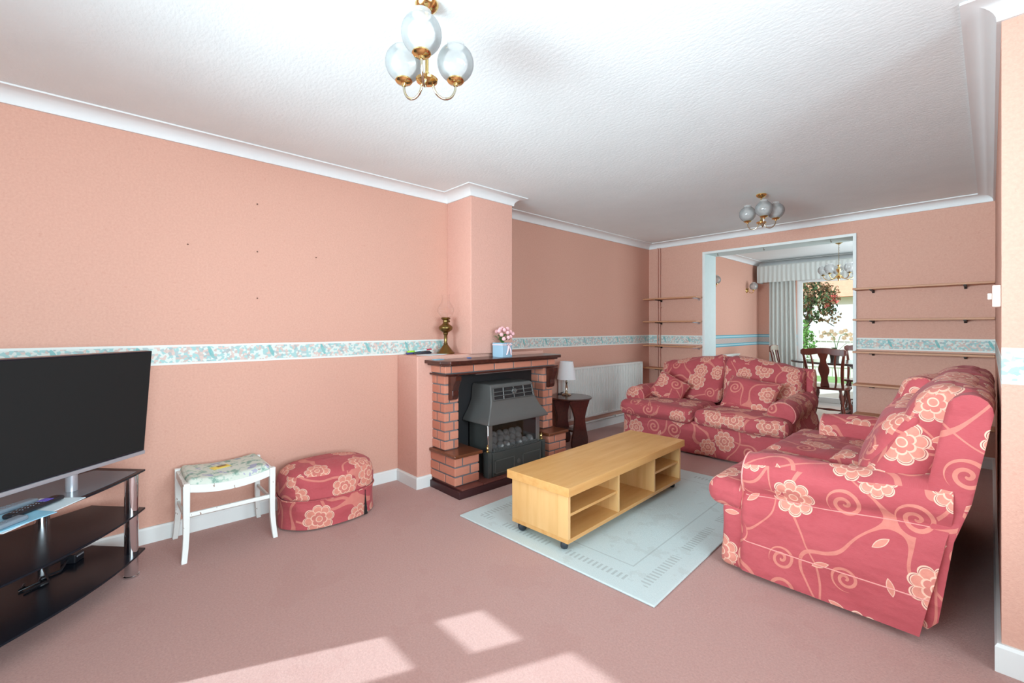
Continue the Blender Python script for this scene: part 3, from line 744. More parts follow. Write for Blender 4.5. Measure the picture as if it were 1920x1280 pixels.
fb = thing('flower_box', 'pale blue gift box of pink roses tied with pink ribbon on the mantel', 'flowers', (0.43, 2.46, 0.957), 0.08)
bx = MB().box(-0.058, 0.058, -0.058, 0.058, 0, 0.118).build('box', M['bluebox'], fb, bevel=0.003)
MB().box(-0.060, 0.060, -0.060, 0.060, 0.098, 0.106).build('ribbon_band', M['ribbon'], fb)
mb = MB()
for sgn in (-1, 1):
    mb.tube([(0.061, 0.01, 0.10), (0.068, 0.01 + sgn * 0.015, 0.112), (0.070, 0.01 + sgn * 0.026, 0.104), (0.064, 0.01 + sgn * 0.015, 0.096), (0.062, 0.01, 0.10)], 0.005, 6)
    mb.tube([(0.062, 0.01, 0.10), (0.070, 0.01 + sgn * 0.014, 0.06), (0.066, 0.01 + sgn * 0.026, 0.02)], [0.005, 0.008, 0.007], 6)
mb.build('bow', M['ribbon'], fb, smooth=60)
mb = MB()
random.seed(3)
for k in range(60):
    a = random.uniform(0, 2 * PI); r0 = random.uniform(0.01, 0.055); z = 0.118 + random.uniform(0, 0.06)
    c = Vector((r0 * math.cos(a) * 1.15, r0 * math.sin(a) * 1.15, z)); d = Vector((math.cos(a), math.sin(a), random.uniform(0.2, 1))).normalized() * 0.03
    s = d.cross(Vector((0, 0, 1))).normalized() * 0.009
    mb.add([c, c + d * 0.5 + s, c + d, c + d * 0.5 - s], [(0, 1, 2, 3)])
for k in range(12):
    a = k * 2.4; mb.tube([(0, 0, 0.10), (0.03 * math.cos(a), 0.03 * math.sin(a), 0.16)], 0.002, 5)
mb.build('rose_leaves', M['stem'], fb)
ROS = [(0.045, -0.075, 0.215), (0.03, -0.05, 0.228), (0.05, -0.02, 0.222), (0.04, 0.03, 0.232), (0.052, 0.055, 0.205), (0.058, 0.078, 0.19), (0.06, -0.06, 0.185), (0.062, 0.012, 0.20),
       (0.075, 0.035, 0.165), (0.078, 0.005, 0.16), (0.075, -0.045, 0.15), (0.0, 0.0, 0.235), (-0.03, 0.04, 0.22), (-0.03, -0.04, 0.21)]
for x, y, z in ROS:
    mb = MB()
    for lay, (rr, hh) in enumerate(((0.018, 0.0), (0.015, 0.004), (0.010, 0.007))):
        mb.lathe([(0.003, -0.016 + hh), (rr * 0.8, -0.010 + hh), (rr, 0.0 + hh), (rr * 0.82, 0.010 + hh), (rr * 0.5, 0.008 + hh)], (x * 0.8, y, z), 12, cap1=True)
    mb.build('rose', M['rose'], fb, smooth=50)
tag(MB().box(-0.006, 0.006, -0.02, 0.02, 0, 0.10).box(-0.006, 0.006, 0.021, 0.04, 0, 0.07, 1).build('candle_box', [M['penred'], M['cardblue']], loc=(0.33, 2.56, 0.957), bevel=0.002), 'small red and blue packet standing behind the rose box', 'packet')

# ================================================================ SIDE TABLE AND LAMP
st = thing('side_table', 'small round dark mahogany side table with shaped plank legs beside the fireplace', 'side table', (0.285, 3.52, 0), 0.0)
MB().lathe([(0.001, 0.477), (0.19, 0.477), (0.212, 0.483), (0.216, 0.491), (0.210, 0.499), (0.001, 0.499)], n=40).build('table_top', M['mahog'], st, smooth=30)
def hour(hw_top, hw_waist, hw_bot, z0, z1):
    pts = []
    n = 14
    def hw(t):
        if t < 0.62: return hw_waist + (hw_bot - hw_waist) * (math.cos(t / 0.62 * PI) * 0.5 + 0.5) if t > 0.12 else hw_bot - (0.12 - t) * 0.18
        return hw_waist + (hw_top - hw_waist) * ((t - 0.62) / 0.38) ** 1.3
    for i in range(n + 1): t = i / n; pts.append((hw(t), z0 + (z1 - z0) * t))
    for i in range(n, -1, -1): t = i / n; pts.append((-hw(t), z0 + (z1 - z0) * t))
    return pts
for s in (-1, 1):
    MB().prism(hour(0.165, 0.080, 0.135, 0, 0.477), -0.010, 0.010, 'x', T=TR(s * 0.115, 0, 0)).build('leg', M['mahog'], st, bevel=0.004)
MB().box(-0.105, 0.105, -0.05, 0.05, 0.15, 0.168).build('stretcher_shelf', M['mahog'], st, bevel=0.003)
tl = thing('table_lamp', 'small table lamp with white shade and nickel stem on the side table', 'table lamp', (0.20, 3.555, 0.4995))
MB().lathe([(0.001, 0), (0.048, 0), (0.050, 0.006), (0.040, 0.014), (0.016, 0.022), (0.012, 0.030)], n=28).build('base', M['nickel'], tl, smooth=40)
MB().lathe([(0.012, 0.028), (0.016, 0.036), (0.009, 0.044), (0.012, 0.08), (0.008, 0.12), (0.014, 0.13), (0.008, 0.142), (0.010, 0.19), (0.001, 0.20)], n=18).build('stem', M['nickel'], tl, smooth=50)
MB().lathe([(0.098, 0.165), (0.068, 0.350), (0.066, 0.350), (0.096, 0.165)], n=36, cap0=False, cap1=False).build('lamp_shade', M['shade'], tl, smooth=60)
MB().tube([(-0.05, -0.0, 0.004), (-0.09, -0.03, 0.004), (-0.11, 0.02, 0.006), (-0.08, 0.05, 0.02), (-0.11, 0.04, 0.004)], 0.003, 6).build('flex', M['plastic'], tl, smooth=60)

# ================================================================ RADIATOR
ra = thing('radiator', 'long white ribbed panel radiator on the left wall behind the side table', 'radiator', (0.0, 4.42, 0))
mb = MB(); ys = -0.80; n = 46; dy = 1.6 / n
prof = []
for i in range(n):
    y = ys + i * dy
    prof += [(0.085, y), (0.085, y + dy * 0.55), (0.071, y + dy * 0.68), (0.071, y + dy * 0.87)]
poly = [(0.055, -0.80)] + prof + [(0.085, 0.80), (0.055, 0.80)]
MB().prism(poly, 0.20, 0.735).build('panel', M['radiator'], ra)
MB().box(0.035, 0.092, -0.805, 0.805, 0.735, 0.757).box(0.035, 0.092, -0.805, -0.795, 0.18, 0.757).box(0.035, 0.092, 0.795, 0.805, 0.18, 0.757).box(0.05, 0.088, -0.80, 0.80, 0.18, 0.205).build('casing', M['radiator'], ra, bevel=0.003)
for y in (-0.6, 0.6): MB().box(0.0, 0.056, y - 0.02, y + 0.02, 0.3, 0.65).build('wall_bracket', M['radiator'], ra)
pp = thing('heating_pipe', 'painted white heating pipe with valve running above the skirting under the radiator', 'pipe', (0.05, 3.2, 0))
MB().tube([(0, 0, 0.115), (0, 2.15, 0.115)], 0.010, 10).build('pipe_run', M['radiator'], pp, smooth=60)
MB().tube([(0, 1.42, 0.115), (0, 1.46, 0.115)], 0.016, 12).tube([(0, 1.44, 0.115), (0.03, 1.44, 0.125)], 0.012, 10).build('valve', M['radiator'], pp, smooth=40)
MB().box(-0.05, 0.0, 0.3, 0.32, 0.10, 0.13).build('clip', M['radiator'], pp)
MB().box(-0.05, 0.0, 2.0, 2.02, 0.10, 0.13).build('clip', M['radiator'], pp)

# ================================================================ PIPES IN THE CORNER
for x, lb in ((0.143, 'thin pink painted vertical pipe in the back corner, the one nearer the corner'), (0.176, 'thin pink painted vertical pipe in the back corner, the one nearer the opening')):
    t = thing('vertical_pipe', lb, 'pipe', (x, 5.515, 0))
    MB().tube([(0, 0, 0.0), (0, 0, 2.27)], 0.0075, 10).build('pipe_run', M['pink'], t, smooth=60)
    MB().box(-0.010, 0.010, -0.012, 0.025, 1.46, 1.475).build('clip', M['pink'], t)

# ================================================================ SHELVES
def shelf(x0, x1, z, label, brk, group, pale=False, y0=5.355, grey=()):
    t = thing('wall_shelf', label, 'shelf', ((x0 + x1) / 2, YB, z), 0, group)
    hw = (x1 - x0) / 2
    MB().box(-hw, hw, y0 - YB, -0.001, -0.018, 0.0).build('board', M['shelfwood'], t, bevel=0.002)
    for i, b in enumerate(brk):
        bx = b - (x0 + x1) / 2
        m = 'silver' if b in grey else 'black'
        MB().prism([(-0.001, -0.018), (-0.17, -0.018), (-0.17, -0.026), (-0.03, -0.032), (-0.012, -0.045), (-0.001, -0.045)], bx - 0.009, bx + 0.009, 'x').build('bracket', M[m], t)
names = ('highest', 'second highest', 'third', 'lowest visible')
hold = [(1.588, 'top shelf'), (1.287, 'second shelf from the top'), (0.970, 'third shelf, just under the border strip'), (0.672, 'lowest shelf, half hidden by the loveseat')]
for z, nm in hold:
    shelf(0.012, 0.742, z, 'short wooden shelf left of the opening, ' + nm, (0.19, 0.70), 'short shelves left of the opening', grey=(0.70,))
hold = [(1.583, 'top shelf, above the others'), (1.285, 'second shelf down'), (0.972, 'third shelf, just under the border strip'), (0.655, 'fourth shelf down, behind the sofa back'), (0.365, 'bottom shelf, low behind the sofa seat')]
for z, nm in hold:
    shelf(2.285, 3.222, z, 'long wooden shelf right of the opening, ' + nm, (2.42, 3.05), 'long shelves right of the opening')

# ================================================================ SWITCH
sw = thing('light_switch', 'cream plastic thermostat box on the right wall beside the pier corner', 'thermostat', (XW, 2.42, 1.315))
MB().box(-0.022, 0, -0.032, 0.032, -0.040, 0.040).build('case', M['switch'], sw, bevel=0.004)
MB().box(-0.034, -0.022, -0.012, 0.012, -0.012, 0.012).build('dial', M['switch'], sw, bevel=0.003)

# ================================================================ NAILS
for y, z, nm in ((0.739, 1.99, 'topmost'), (0.377, 1.687, 'left end of the middle row'), (0.739, 1.686, 'centre of the middle row'), (1.103, 1.687, 'right end of the middle row'), (0.739, 1.388, 'lowest')):
    tag(MB().between((0, 0, 0), (0.008, 0, 0.0), [(0, 0.002), (0.7, 0.002), (0.75, 0.0045), (1, 0.0045)], 8).build('nail', M['nail'], loc=(0, y, z)), 'tiny dark nail in the left wall, ' + nm + ' of five', 'nail', 'nails in the left wall')

# ================================================================ CHANDELIERS
def globe_prof(r=0.066, z0=0.0):
    pts = []
    for i in range(15):
        a = -PI * 0.40 + (PI * 0.76) * i / 14
        pts.append((r * math.cos(a), r * math.sin(a)))
    return pts + [(pts[-1][0] * 1.12, pts[-1][1] + 0.012)]
def ceiling_lamp(name, label, loc_, angs, R=0.108, drop=0.272):
    t = thing(name, label, 'ceiling lamp', loc_)
    MB().lathe([(0.001, 0), (0.038, 0), (0.041, -0.006), (0.036, -0.018), (0.020, -0.030), (0.010, -0.034), (0.001, -0.034)], n=28).build('ceiling_rose', M['brass'], t, smooth=40)
    MB().lathe([(0.006, -drop), (0.006, -0.03)], n=12).build('stem', M['brass'], t, smooth=40)
    MB().lathe([(0.001, -drop - 0.012), (0.020, -drop - 0.010), (0.036, -drop - 0.002), (0.038, -drop + 0.006), (0.030, -drop + 0.012), (0.012, -drop + 0.018), (0.008, -drop + 0.03)], n=28).build('hub', M['brass'], t, smooth=40)
    zc = -drop + 0.024
    for a in angs:
        d = Vector((math.cos(a), math.sin(a), 0))
        pts = []
        for i in range(13):
            s = i / 12; ang = PI * (1 + s)
            r0 = 0.022 + (R - 0.022) * (0.5 + 0.5 * math.cos(ang)) ; z = -drop - 0.0 - 0.052 * abs(math.sin(ang)) + s * 0.012
            pts.append(tuple(d * r0 + Vector((0, 0, z))))
        arm = MB().tube(pts, 0.0045, 8)
        arm.tube([tuple(d * 0.022 + Vector((0, 0, -drop + 0.012))), tuple(d * 0.022 + Vector((0, 0, -drop - 0.010)))], 0.006, 8)
        ao = arm.build('arm', M['nickel'], t, smooth=60)
        c = d * R
        MB().lathe([(0.001, zc - 0.012), (0.008, zc - 0.012), (0.010, zc - 0.004), (0.026, zc), (0.031, zc + 0.006), (0.029, zc + 0.012), (0.020, zc + 0.014), (0.001, zc + 0.014)], (c.x, c.y, 0), 24).build('lamp_cup', M['brass'], ao, smooth=40)
        MB().lathe([(a_, b_ + zc + 0.070) for a_, b_ in globe_prof()], (c.x, c.y, 0), 32, cap0=False, cap1=False).build('glass_shade', M['globe'], ao, smooth=180)
    return t
va = math.atan2(898, 833)          # camera yaw: the photographed arm angles are measured from its line of sight
def cam_ang(right, depth): return math.atan2(0.6800 * depth + 0.7332 * right, -0.7332 * depth + 0.6800 * right)
ceiling_lamp('ceiling_lamp', 'brass three arm ceiling lamp with frosted globes, near one above the open floor', (1.856, 0.840, H), [cam_ang(0.03, -1), cam_ang(0.87, 0.5), cam_ang(-0.87, 0.5)])
ceiling_lamp('ceiling_lamp', 'brass three arm ceiling lamp with frosted globes, far one before the opening', (1.87, 4.13, H), [cam_ang(-0.35, -1), cam_ang(0.95, -0.35), cam_ang(-0.8, 0.75)], drop=0.245)

# ================================================================ COFFEE TABLE
ct = thing('coffee_table', 'low birch coffee table on castors with open shelf compartments on the rug', 'coffee table', (1.455, 2.475, 0.0), math.radians(2.6))
# local: width x, length y
hw, hl = 0.205, 0.685
MB().box(-hw - 0.022, hw + 0.022, -hl - 0.022, hl + 0.022, 0.318, 0.366).build('table_top', M['oak'], ct, bevel=0.002)
MB().box(-hw, hw, -hl, hl, 0.062, 0.084).build('bottom_board', M['oak'], ct, bevel=0.001)
for y in (-hl, hl - 0.022): MB().box(-hw, hw, y, y + 0.022, 0.084, 0.318).build('end_panel', M['oak_body'], ct, bevel=0.001)
for y in (-0.185, 0.275): MB().box(-hw, hw - 0.003, y, y + 0.018, 0.084, 0.318).build('divider', M['oak_body'], ct, bevel=0.001)
MB().box(-hw + 0.004, -hw + 0.014, -hl + 0.022, hl - 0.022, 0.084, 0.318).build('back_board', M['oak_body'], ct)
for (a, b) in ((-hl + 0.022, -0.185), (0.293, hl - 0.022)):
    MB().box(-hw + 0.014, hw - 0.012, a, b, 0.195, 0.210).build('shelf', M['oak'], ct)
for sx in (-1, 1):
    for sy in (-1, 1):
        cx, cy = sx * (hw - 0.050), sy * (hl - 0.035)
        cs = MB().lathe([(0.001, -0.020), (0.016, -0.019), (0.024, -0.013), (0.0265, 0), (0.024, 0.013), (0.016, 0.019), (0.001, 0.020)], n=20, T=TR(cx, cy, 0.0375) @ RZ(0.5 * sx) @ Matrix.Rotation(PI / 2, 4, 'Y'))
        ob = cs.build('castor', M['rubber'], ct, smooth=50)
        MB().lathe([(0.011, 0.05), (0.011, 0.062)], (cx, cy, 0), 12).build('castor_stem', M['chrome'], ob, smooth=40)

# ================================================================ RUG
mb = MB().box(-HX, HX, -HY, HY, 0.0, 0.010)
rg = mb.build('rug', M['rug'], bevel=0.004, loc=(1.52, 2.645, 0.001), rz=math.radians(2.6))
tag(rg, 'pale blue-grey rug with dashed border lying under the coffee table', 'rug')

# ================================================================ SOFAS
def sofa(name, label, loc_, rz, W, hump=0.09, back_h=0.80, zf=0.43, uvo=0.0, lean=0.15, arm0=0.575, arm1=0.60, D=0.84, arm_in=0.13, seatz=0.435):
    t = thing(name, label, 'sofa', loc_, rz)
    F = M['fabric']; hw = W / 2
    # base with skirt
    def bf(p):
        k = max(0, (0.12 - p[2]) / 0.12); 
        s = 1 + 0.012 * k
        return (p[0] * s, (p[1] - D / 2) * (1 + 0.02 * k) + D / 2 + 0.006 * math.sin(p[0] * 21) * k, p[2])
    MB().rbox(W - 0.05, D - 0.06, 0.31, 0.035, (0, D / 2 + 0.01, 0.166), 16, 0.0, 0.010, bf, seed=1 + uvo).build('base', F, t, smooth=180, uv=(uvo, 0.1))
    # arms
    for sx in (-1, 1):
        def ring(y, ztop, rr, k=1.0, cx=None):
            cxx = sx * (hw - 0.115); cz = ztop - rr
            pts = []
            body = 0.075
            n = 16
            # roll from inner side over the top to the outer side
            seq = [(-0.062, 0.03), (-0.066, cz - 0.12)]
            for i in range(n + 1):
                a = PI * 1.18 - (PI * 1.42) * i / n
                seq.append((rr * 1.06 * math.cos(a), cz + rr * math.sin(a)))
            seq += [(0.072, cz - rr * 0.85), (0.086, cz - 0.13), (0.104, cz - 0.19), (0.112, 0.24), (0.104, 0.17), (0.108, 0.12), (0.118, 0.03)]
            for a, z in seq:
                xx = cxx + sx * a * (1 if True else 1)
                zz = cz + (z - cz) * k; xx = cxx + (xx - cxx) * k
                if z < 0.04: zz = 0.03
                nz = noise.noise(Vector((xx * 6, y * 5, zz * 7 + uvo))) * 0.010 * k
                if 0.05 < zz < cz - 0.05: nz += noise.noise(Vector((y * 2.5 + zz * 3, zz * 16, uvo + 3))) * 0.020
                sh_ = max(0.0, (y - D * 0.6) / (D * 0.4)) * lean * 0.55 * min(1.0, zz / 0.5)
                pts.append((xx + sx * nz, y + sh_, zz + nz * 0.6))
            return pts
        rs = []
        N = 16
        for dy, k in ((0.0, 0.72), (0.006, 0.9), (0.020, 0.985)): rs.append(ring(arm_in + dy, arm0, 0.105, k))
        for i in range(N + 1):
            s = i / N; y = arm_in + 0.035 + (D - arm_in - 0.06) * s
            z = arm0 + (arm1 - arm0) * s + 0.006 * math.sin(s * 9)
            rs.append(ring(y, z, 0.105 - 0.008 * s))
        mb = MB().rings(rs)
        ar = mb.build('arm', F, t, smooth=60, uv=(0.31 + uvo + sx * 0.2, 0.4))
        pts = []
        for i in range(19):
            a = PI * 1.25 - (PI * 1.5) * i / 18
            pts.append((sx * (hw - 0.115) + sx * 0.105 * math.cos(a), arm_in + 0.012, arm0 - 0.105 + 0.102 * math.sin(a)))
        MB().tube(pts, 0.004, 6).build('piping', M['piping'], ar, smooth=60)
        for k_, r_ in ((23, 0.0028), (19, 0.0022)):
            MB().tube([rr_[k_] for rr_ in rs[2:]], r_, 6).build('seam', M['piping'], ar, smooth=60)
    # back panel
    def btop(x):
        q = abs(x) / hw
        return back_h + hump * (0.5 + 0.5 * math.cos(min(1, q * 1.0) * PI))
    xs = [-hw + 0.055 + (W - 0.11) * i / 30 for i in range(31)]
    rs = []
    def bring(x, k=1.0):
        zt = btop(x); pts = []
        yb = D - 0.02
        th = 0.125
        cy = D - 0.075 + lean; cz = zt - 0.065
        # front side bottom -> top roll -> rear side bottom
        seq = [(D - 0.13, 0.10), (D - 0.09 + lean * 0.3, 0.42)]
        for i in range(9):
            a = PI - PI * i / 8
            seq.append((cy + 0.062 * math.cos(a), cz + 0.065 * math.sin(a)))
        seq += [(D + lean * 0.58, 0.55), (D + lean * 0.38, 0.40), (D - 0.005, 0.04)]
        my = sum(a for a, b in seq) / len(seq); mz = 0.5
        for y, z in seq:
            nz = noise.noise(Vector((x * 6, y * 6, z * 6 + uvo))) * 0.010
            pts.append((x, my + (y - my) * k + nz, mz + (z - mz) * (1 - (1 - k) * 0.25) + nz * 0.4))
        return pts
    rs.append(bring(xs[0] - 0.012, 0.6))
    for x in xs: rs.append(bring(x))
    rs.append(bring(xs[-1] + 0.012, 0.6))
    MB().rings(rs).build('back', F, t, smooth=60, uv=(0.15 + uvo, 0.2))
    # seat cushions with T fronts
    inner = hw - 0.20
    for sx in (-1, 1):
        wid = hw - 0.02
        def sf(p, sx=sx):
            x, y, z = p
            if y > arm_in - 0.005 and abs(x) > inner:
                f = min(1, (y - arm_in + 0.005) / 0.02); x = x * (1 - f) + sx * inner * f + sx * (abs(x) - inner) * 0.05 * f
            z += 0.012 * (1 - y / 0.6)
            return (x, y, z)
        MB().rbox(wid, 0.66, 0.150, 0.065, (sx * (wid / 2 + 0.004), 0.29, seatz - 0.078), 16, 0.022, 0.012, sf, seed=sx + 4 + uvo).build('seat_cushion', F, t, smooth=180, uv=(0.5 + uvo + sx * 0.07, 0.33))
    # back cushions
    for sx in (-1, 1):
        wid = hw - 0.13
        def cf(p, sx=sx):
            x, y, z = p
            xx = x; s = (z - 0.40) / 0.45
            zt = btop(xx + 0.0) + 0.012
            z2 = 0.42 + (zt - 0.42) * max(0, min(1.03, s))
            y2 = y + (lean + 0.04) * s
            return (x, y2, z2)
        MB().rbox(wid + 0.03, 0.20, 0.45, 0.075, (sx * (wid / 2 + 0.012), D - 0.165, 0.625), 14, 0.0, 0.022, cf, seed=sx + 9 + uvo).build('back_cushion', F, t, smooth=180, uv=(0.9 + uvo + sx * 0.13, 0.57))
    return t
sofa('sofa', 'red floral two-seat sofa facing the camera, standing in front of the opening', (1.31, 4.05, 0.0), 0.0, 1.62, uvo=0.0)
sofa('sofa', 'red floral two-seat sofa seen side-on at the right wall beside the rug', (2.235, 3.115, 0.0), -PI / 2, 1.68, hump=0.012, back_h=0.955, uvo=1.7, lean=0.19, arm0=0.58, arm1=0.62, D=0.80, seatz=0.43)

def scatter(name, label, loc_, eul, w_, h_, th, uvo, seed):
    T = Euler(eul).to_matrix().to_4x4()
    o = MB().pillow(w_, h_, th, None, seed).build(name, M['fabric'], smooth=180, uv=uvo)
    o.location = loc_; o.rotation_euler = eul
    return tag(o, label, 'cushion')
scatter('scatter_cushion', 'small floral cushion slumped in the left arm corner of the front-facing sofa', (0.86, 4.47, 0.545), (-0.55, 0.45, 0.25), 0.34, 0.30, 0.12, (0.2, 0.9), 2)
scatter('scatter_cushion', 'large floral cushion leaning against the right back of the front-facing sofa', (1.68, 4.43, 0.57), (-0.55, 0.10, -0.08), 0.46, 0.33, 0.14, (0.6, 0.2), 5)
scatter('scatter_cushion', 'big floral cushion leaning near the closest arm of the side-on sofa', (2.90, 2.62, 0.66), (-0.35, 0.1, -PI / 2 + 0.1), 0.46, 0.44, 0.17, (0.1, 0.5), 8)
scatter('scatter_cushion', 'round-ended floral cushion propped high against the back of the side-on sofa', (2.96, 3.02, 0.80), (-0.30, 0.0, -PI / 2 - 0.1), 0.34, 0.34, 0.20, (0.8, 0.3), 11)
scatter('scatter_cushion', 'flat floral cushion lying on the seat of the side-on sofa', (2.78, 2.93, 0.50), (PI / 2 - 0.12, 0.0, -PI / 2), 0.36, 0.30, 0.09, (0.4, 0.8), 14)

# ================================================================ OTTOMAN
ot = thing('footstool', 'round floral slipcovered footstool standing by the left wall beside the white stool', 'footstool', (0.285, 1.075, 0), 0.0)
def oval(k, z, a=0.215, b=0.285, slit=None):
    pts = []
    for i in range(48):
        th = 2 * PI * i / 48
        cx = abs(math.cos(th)) ** 0.85 * (1 if math.cos(th) > 0 else -1); cy = abs(math.sin(th)) ** 0.85 * (1 if math.sin(th) > 0 else -1)
        wob = noise.noise(Vector((cx * 2, cy * 2, z * 6))) * 0.008
        pts.append((a * k * cx + wob, b * k * cy + wob, z + wob * 0.5))
    return pts
MB().rings([oval(0.99, 0.175), oval(1.0, 0.19), oval(1.01, 0.24), oval(0.99, 0.285), oval(0.94, 0.315), oval(0.85, 0.335), oval(0.6, 0.350), oval(0.3, 0.357), oval(0.05, 0.358)]).build('top_cushion', M['fabric'], ot, smooth=180, uv=(0.15, 0.35))
skt = MB().rings([oval(1.0, 0.176), oval(1.0, 0.12), oval(1.01, 0.06), oval(1.02, 0.012), oval(0.98, 0.012), oval(0.97, 0.176)], False, False)
skt.build('skirt', M['fabric'], ot, smooth=60, uv=(0.5, 0.1))
c = Vector((0.215 * 1.03 * math.cos(0.55) ** 0.85, 0.285 * 1.03 * math.sin(0.55) ** 0.85, 0))
MB().add([(c.x, c.y, 0.165), (c.x + 0.012, c.y - 0.012, 0.01), (c.x + 0.006, c.y + 0.014, 0.01), (c.x - 0.006, c.y, 0.165)], [(0, 1, 2, 3)]).add([(c.x + 0.012, c.y - 0.012, 0.01), (c.x + 0.004, c.y + 0.0, 0.01), (c.x + 0.002, c.y + 0.002, 0.165), (c.x, c.y, 0.165)], [(0, 1, 2, 3)]).build('skirt_slit', M['black'], ot)
pts = oval(1.015, 0.176); MB().tube(pts + [pts[0]], 0.004, 6).build('piping', M['fabric'], ot, smooth=60, uv=(0, 0))

# ================================================================ WHITE STOOL
ws = thing('dressing_stool', 'chipped white wooden stool with dipped botanical fabric seat by the left wall', 'stool', (0.225, 0.525, 0), 0.0)
sx_, sy_ = 0.165, 0.20
for a in (-1, 1):
    for b in (-1, 1):
        rs = []
        for i in range(11):
            s = i / 10; z = 0.40 * (1 - s)
            off = 0.0 if s < 0.55 else 0.030 * ((s - 0.55) / 0.45) ** 1.8
            h = 0.0155 - 0.003 * s
            cx = a * (sx_ + off * 0.6); cy = b * (sy_ + off * 0.4)
            rs.append([(cx - h, cy - h, z), (cx + h, cy - h, z), (cx + h, cy + h, z), (cx - h, cy + h, z)])
        MB().rings(rs).build('leg', M['stoolpaint'], ws, bevel=0.003)
for a in (-1, 1):     # dipped long rails
    poly = []
    n = 12
    for i in range(n + 1): s = -1 + 2 * i / n; poly.append((s * (sy_ - 0.014), 0.392 - 0.022 * (1 - s * s)))
    for i in range(n, -1, -1): s = -1 + 2 * i / n; poly.append((s * (sy_ - 0.014), 0.352 - 0.026 * (1 - s * s)))
    MB().prism(poly, a * sx_ - 0.010, a * sx_ + 0.010, 'x').build('seat_rail', M['stoolpaint'], ws, bevel=0.002)
for b in (-1, 1): MB().box(-sx_ + 0.014, sx_ - 0.014, b * sy_ - 0.010, b * sy_ + 0.010, 0.350, 0.392).build('end_rail', M['stoolpaint'], ws, bevel=0.002)
for b in (-1, 1): MB().box(-sx_ + 0.012, sx_ - 0.012, b * sy_ - 0.006, b * sy_ + 0.006, 0.205, 0.222).build('stretcher', M['stoolpaint'], ws, bevel=0.002)
MB().box(sx_ - 0.007, sx_ + 0.007, -sy_ + 0.012, sy_ - 0.012, 0.225, 0.246).build('stretcher', M['stoolpaint'], ws, bevel=0.002)
def dip(p):
    return (p[0], p[1], p[2] - 0.022 * max(0, 1 - (p[1] / sy_) ** 2))
MB().rbox(2 * sx_ + 0.005, 2 * sy_ - 0.02, 0.05, 0.022, (0, 0, 0.398), 10, 0.012, 0.004, dip).build('seat_pad', M['botanic'], ws, smooth=180)
nt = MB().box(-0.028, 0.028, -0.045, 0.045, 0, 0.002).box(-0.024, 0.0, -0.012, 0.035, 0.002, 0.003, 1).build('yellow_note', [M['yellow'], M['brassold']], loc=(0.235, 0.50, 0.4115), rz=0.25)
tag(nt, 'small yellow card lying on the botanical seat of the white stool', 'card')

# ================================================================ TV STAND, TV, REMOTES
# local frame: +x runs along the stand towards its visible end, -y... rotation puts the front towards the room
sang = math.atan2(0.745, -0.665)       # direction of local +x (towards the visible end)
U = Vector((math.cos(sang), math.sin(sang), 0)); V = Vector((U.y, -U.x, 0))   # V points to the room
tip = Vector((0.36, 0.165, 0)); W_ = 1.20; cen = tip - U * (W_ / 2)
ts = thing('tv_stand', 'black glass three-shelf television stand with chrome posts across the left corner', 'tv stand', tuple(cen), sang)
# in local coordinates room side is -y
def shelf_poly(depth_f, dback, fillet=0.02):
    a = W_ / 2; pts = []
    n = 16
    for i in range(n + 1):
        s = -1 + 2 * i / n
        pts.append((s * a, -depth_f * (1 - abs(s) ** 2.2)))
    pts += [(a - 0.004, dback * 0.78), (a * 0.25, dback), (-a * 0.25, dback), (-a + 0.004, dback * 0.78)]
    return pts
for z, d, db in ((0.106, 0.125, 0.37), (0.305, 0.120, 0.37), (0.493, 0.095, 0.33)):
    so = MB().prism(shelf_poly(d, db), z, z + 0.009).build('glass_shelf', M['blackglass'], ts, bevel=0.002)
    if z > 0.4: MB().prism([(x * 0.93, y * 0.86 + 0.006) for x, y in shelf_poly(d, db)], z + 0.009, z + 0.0102).build('grey_inlay', M['topglass'], so)  # thin grey plate over the black top shelf, leaving a dark rim
for x, y in ((W_ / 2 - 0.052, 0.022), (-W_ / 2 + 0.052, 0.022), (W_ / 2 - 0.20, 0.315), (-W_ / 2 + 0.20, 0.315)):
    MB().lathe([(0.031, 0), (0.031, 0.008), (0.027, 0.010), (0.027, 0.493)], (x, y, 0), 24).build('chrome_post', M['chrome'], ts, smooth=40)
tv = thing('television', 'large flat screen television with silver lower strip on the glass stand', 'television', tuple(cen + Vector((0, 0, 0.5034))), sang)
TT = Matrix.Translation((0.095, 0.0, 0.0)) @ Matrix.Rotation(math.radians(5), 4, 'X')
tw = 0.98; z0, z1 = 0.085, 0.585
MB().box(-tw / 2, tw / 2, 0.0, 0.035, z0, z1, T=TT).build('case', M['bezel'], tv, bevel=0.003)
MB().box(-tw / 2 + 0.006, tw / 2 - 0.006, -0.003, 0.0, z0 + 0.020, z1 - 0.006, T=TT).build('screen', M['screen'], tv)
MB().box(-tw / 2, tw / 2, -0.006, 0.006, z0 - 0.004, z0 + 0.013, T=TT).build('silver_strip', M['silver'], tv, bevel=0.002)
for x in (0.30, -0.11): MB().lathe([(0.020, 0.0), (0.020, 0.10)], (x, 0.045, 0), 24).build('foot', M['silver'], tv, smooth=40)
def on_stand(lx, ly): return cen + U * lx + Vector((-U.y, U.x, 0)) * ly
zt = 0.5035
def flat(name, mat, lx, ly, w_, d_, h_, z, rot, label, cat, bev=0.0):
    p = on_stand(lx, ly)
    o = MB().box(-w_ / 2, w_ / 2, -d_ / 2, d_ / 2, 0, h_).build(name, mat, loc=(p.x, p.y, z), rz=sang + rot, bevel=bev)
    return tag(o, label, cat)
flat('brochure', M['paper'], 0.06, -0.045, 0.32, 0.17, 0.003, zt, 0.18, 'white and blue brochure under the remotes on the television stand', 'brochure')
flat('brochure', M['paperblue'], -0.04, -0.06, 0.26, 0.17, 0.003, zt + 0.0032, -0.05, 'pale blue brochure lying across the white one on the television stand', 'brochure')
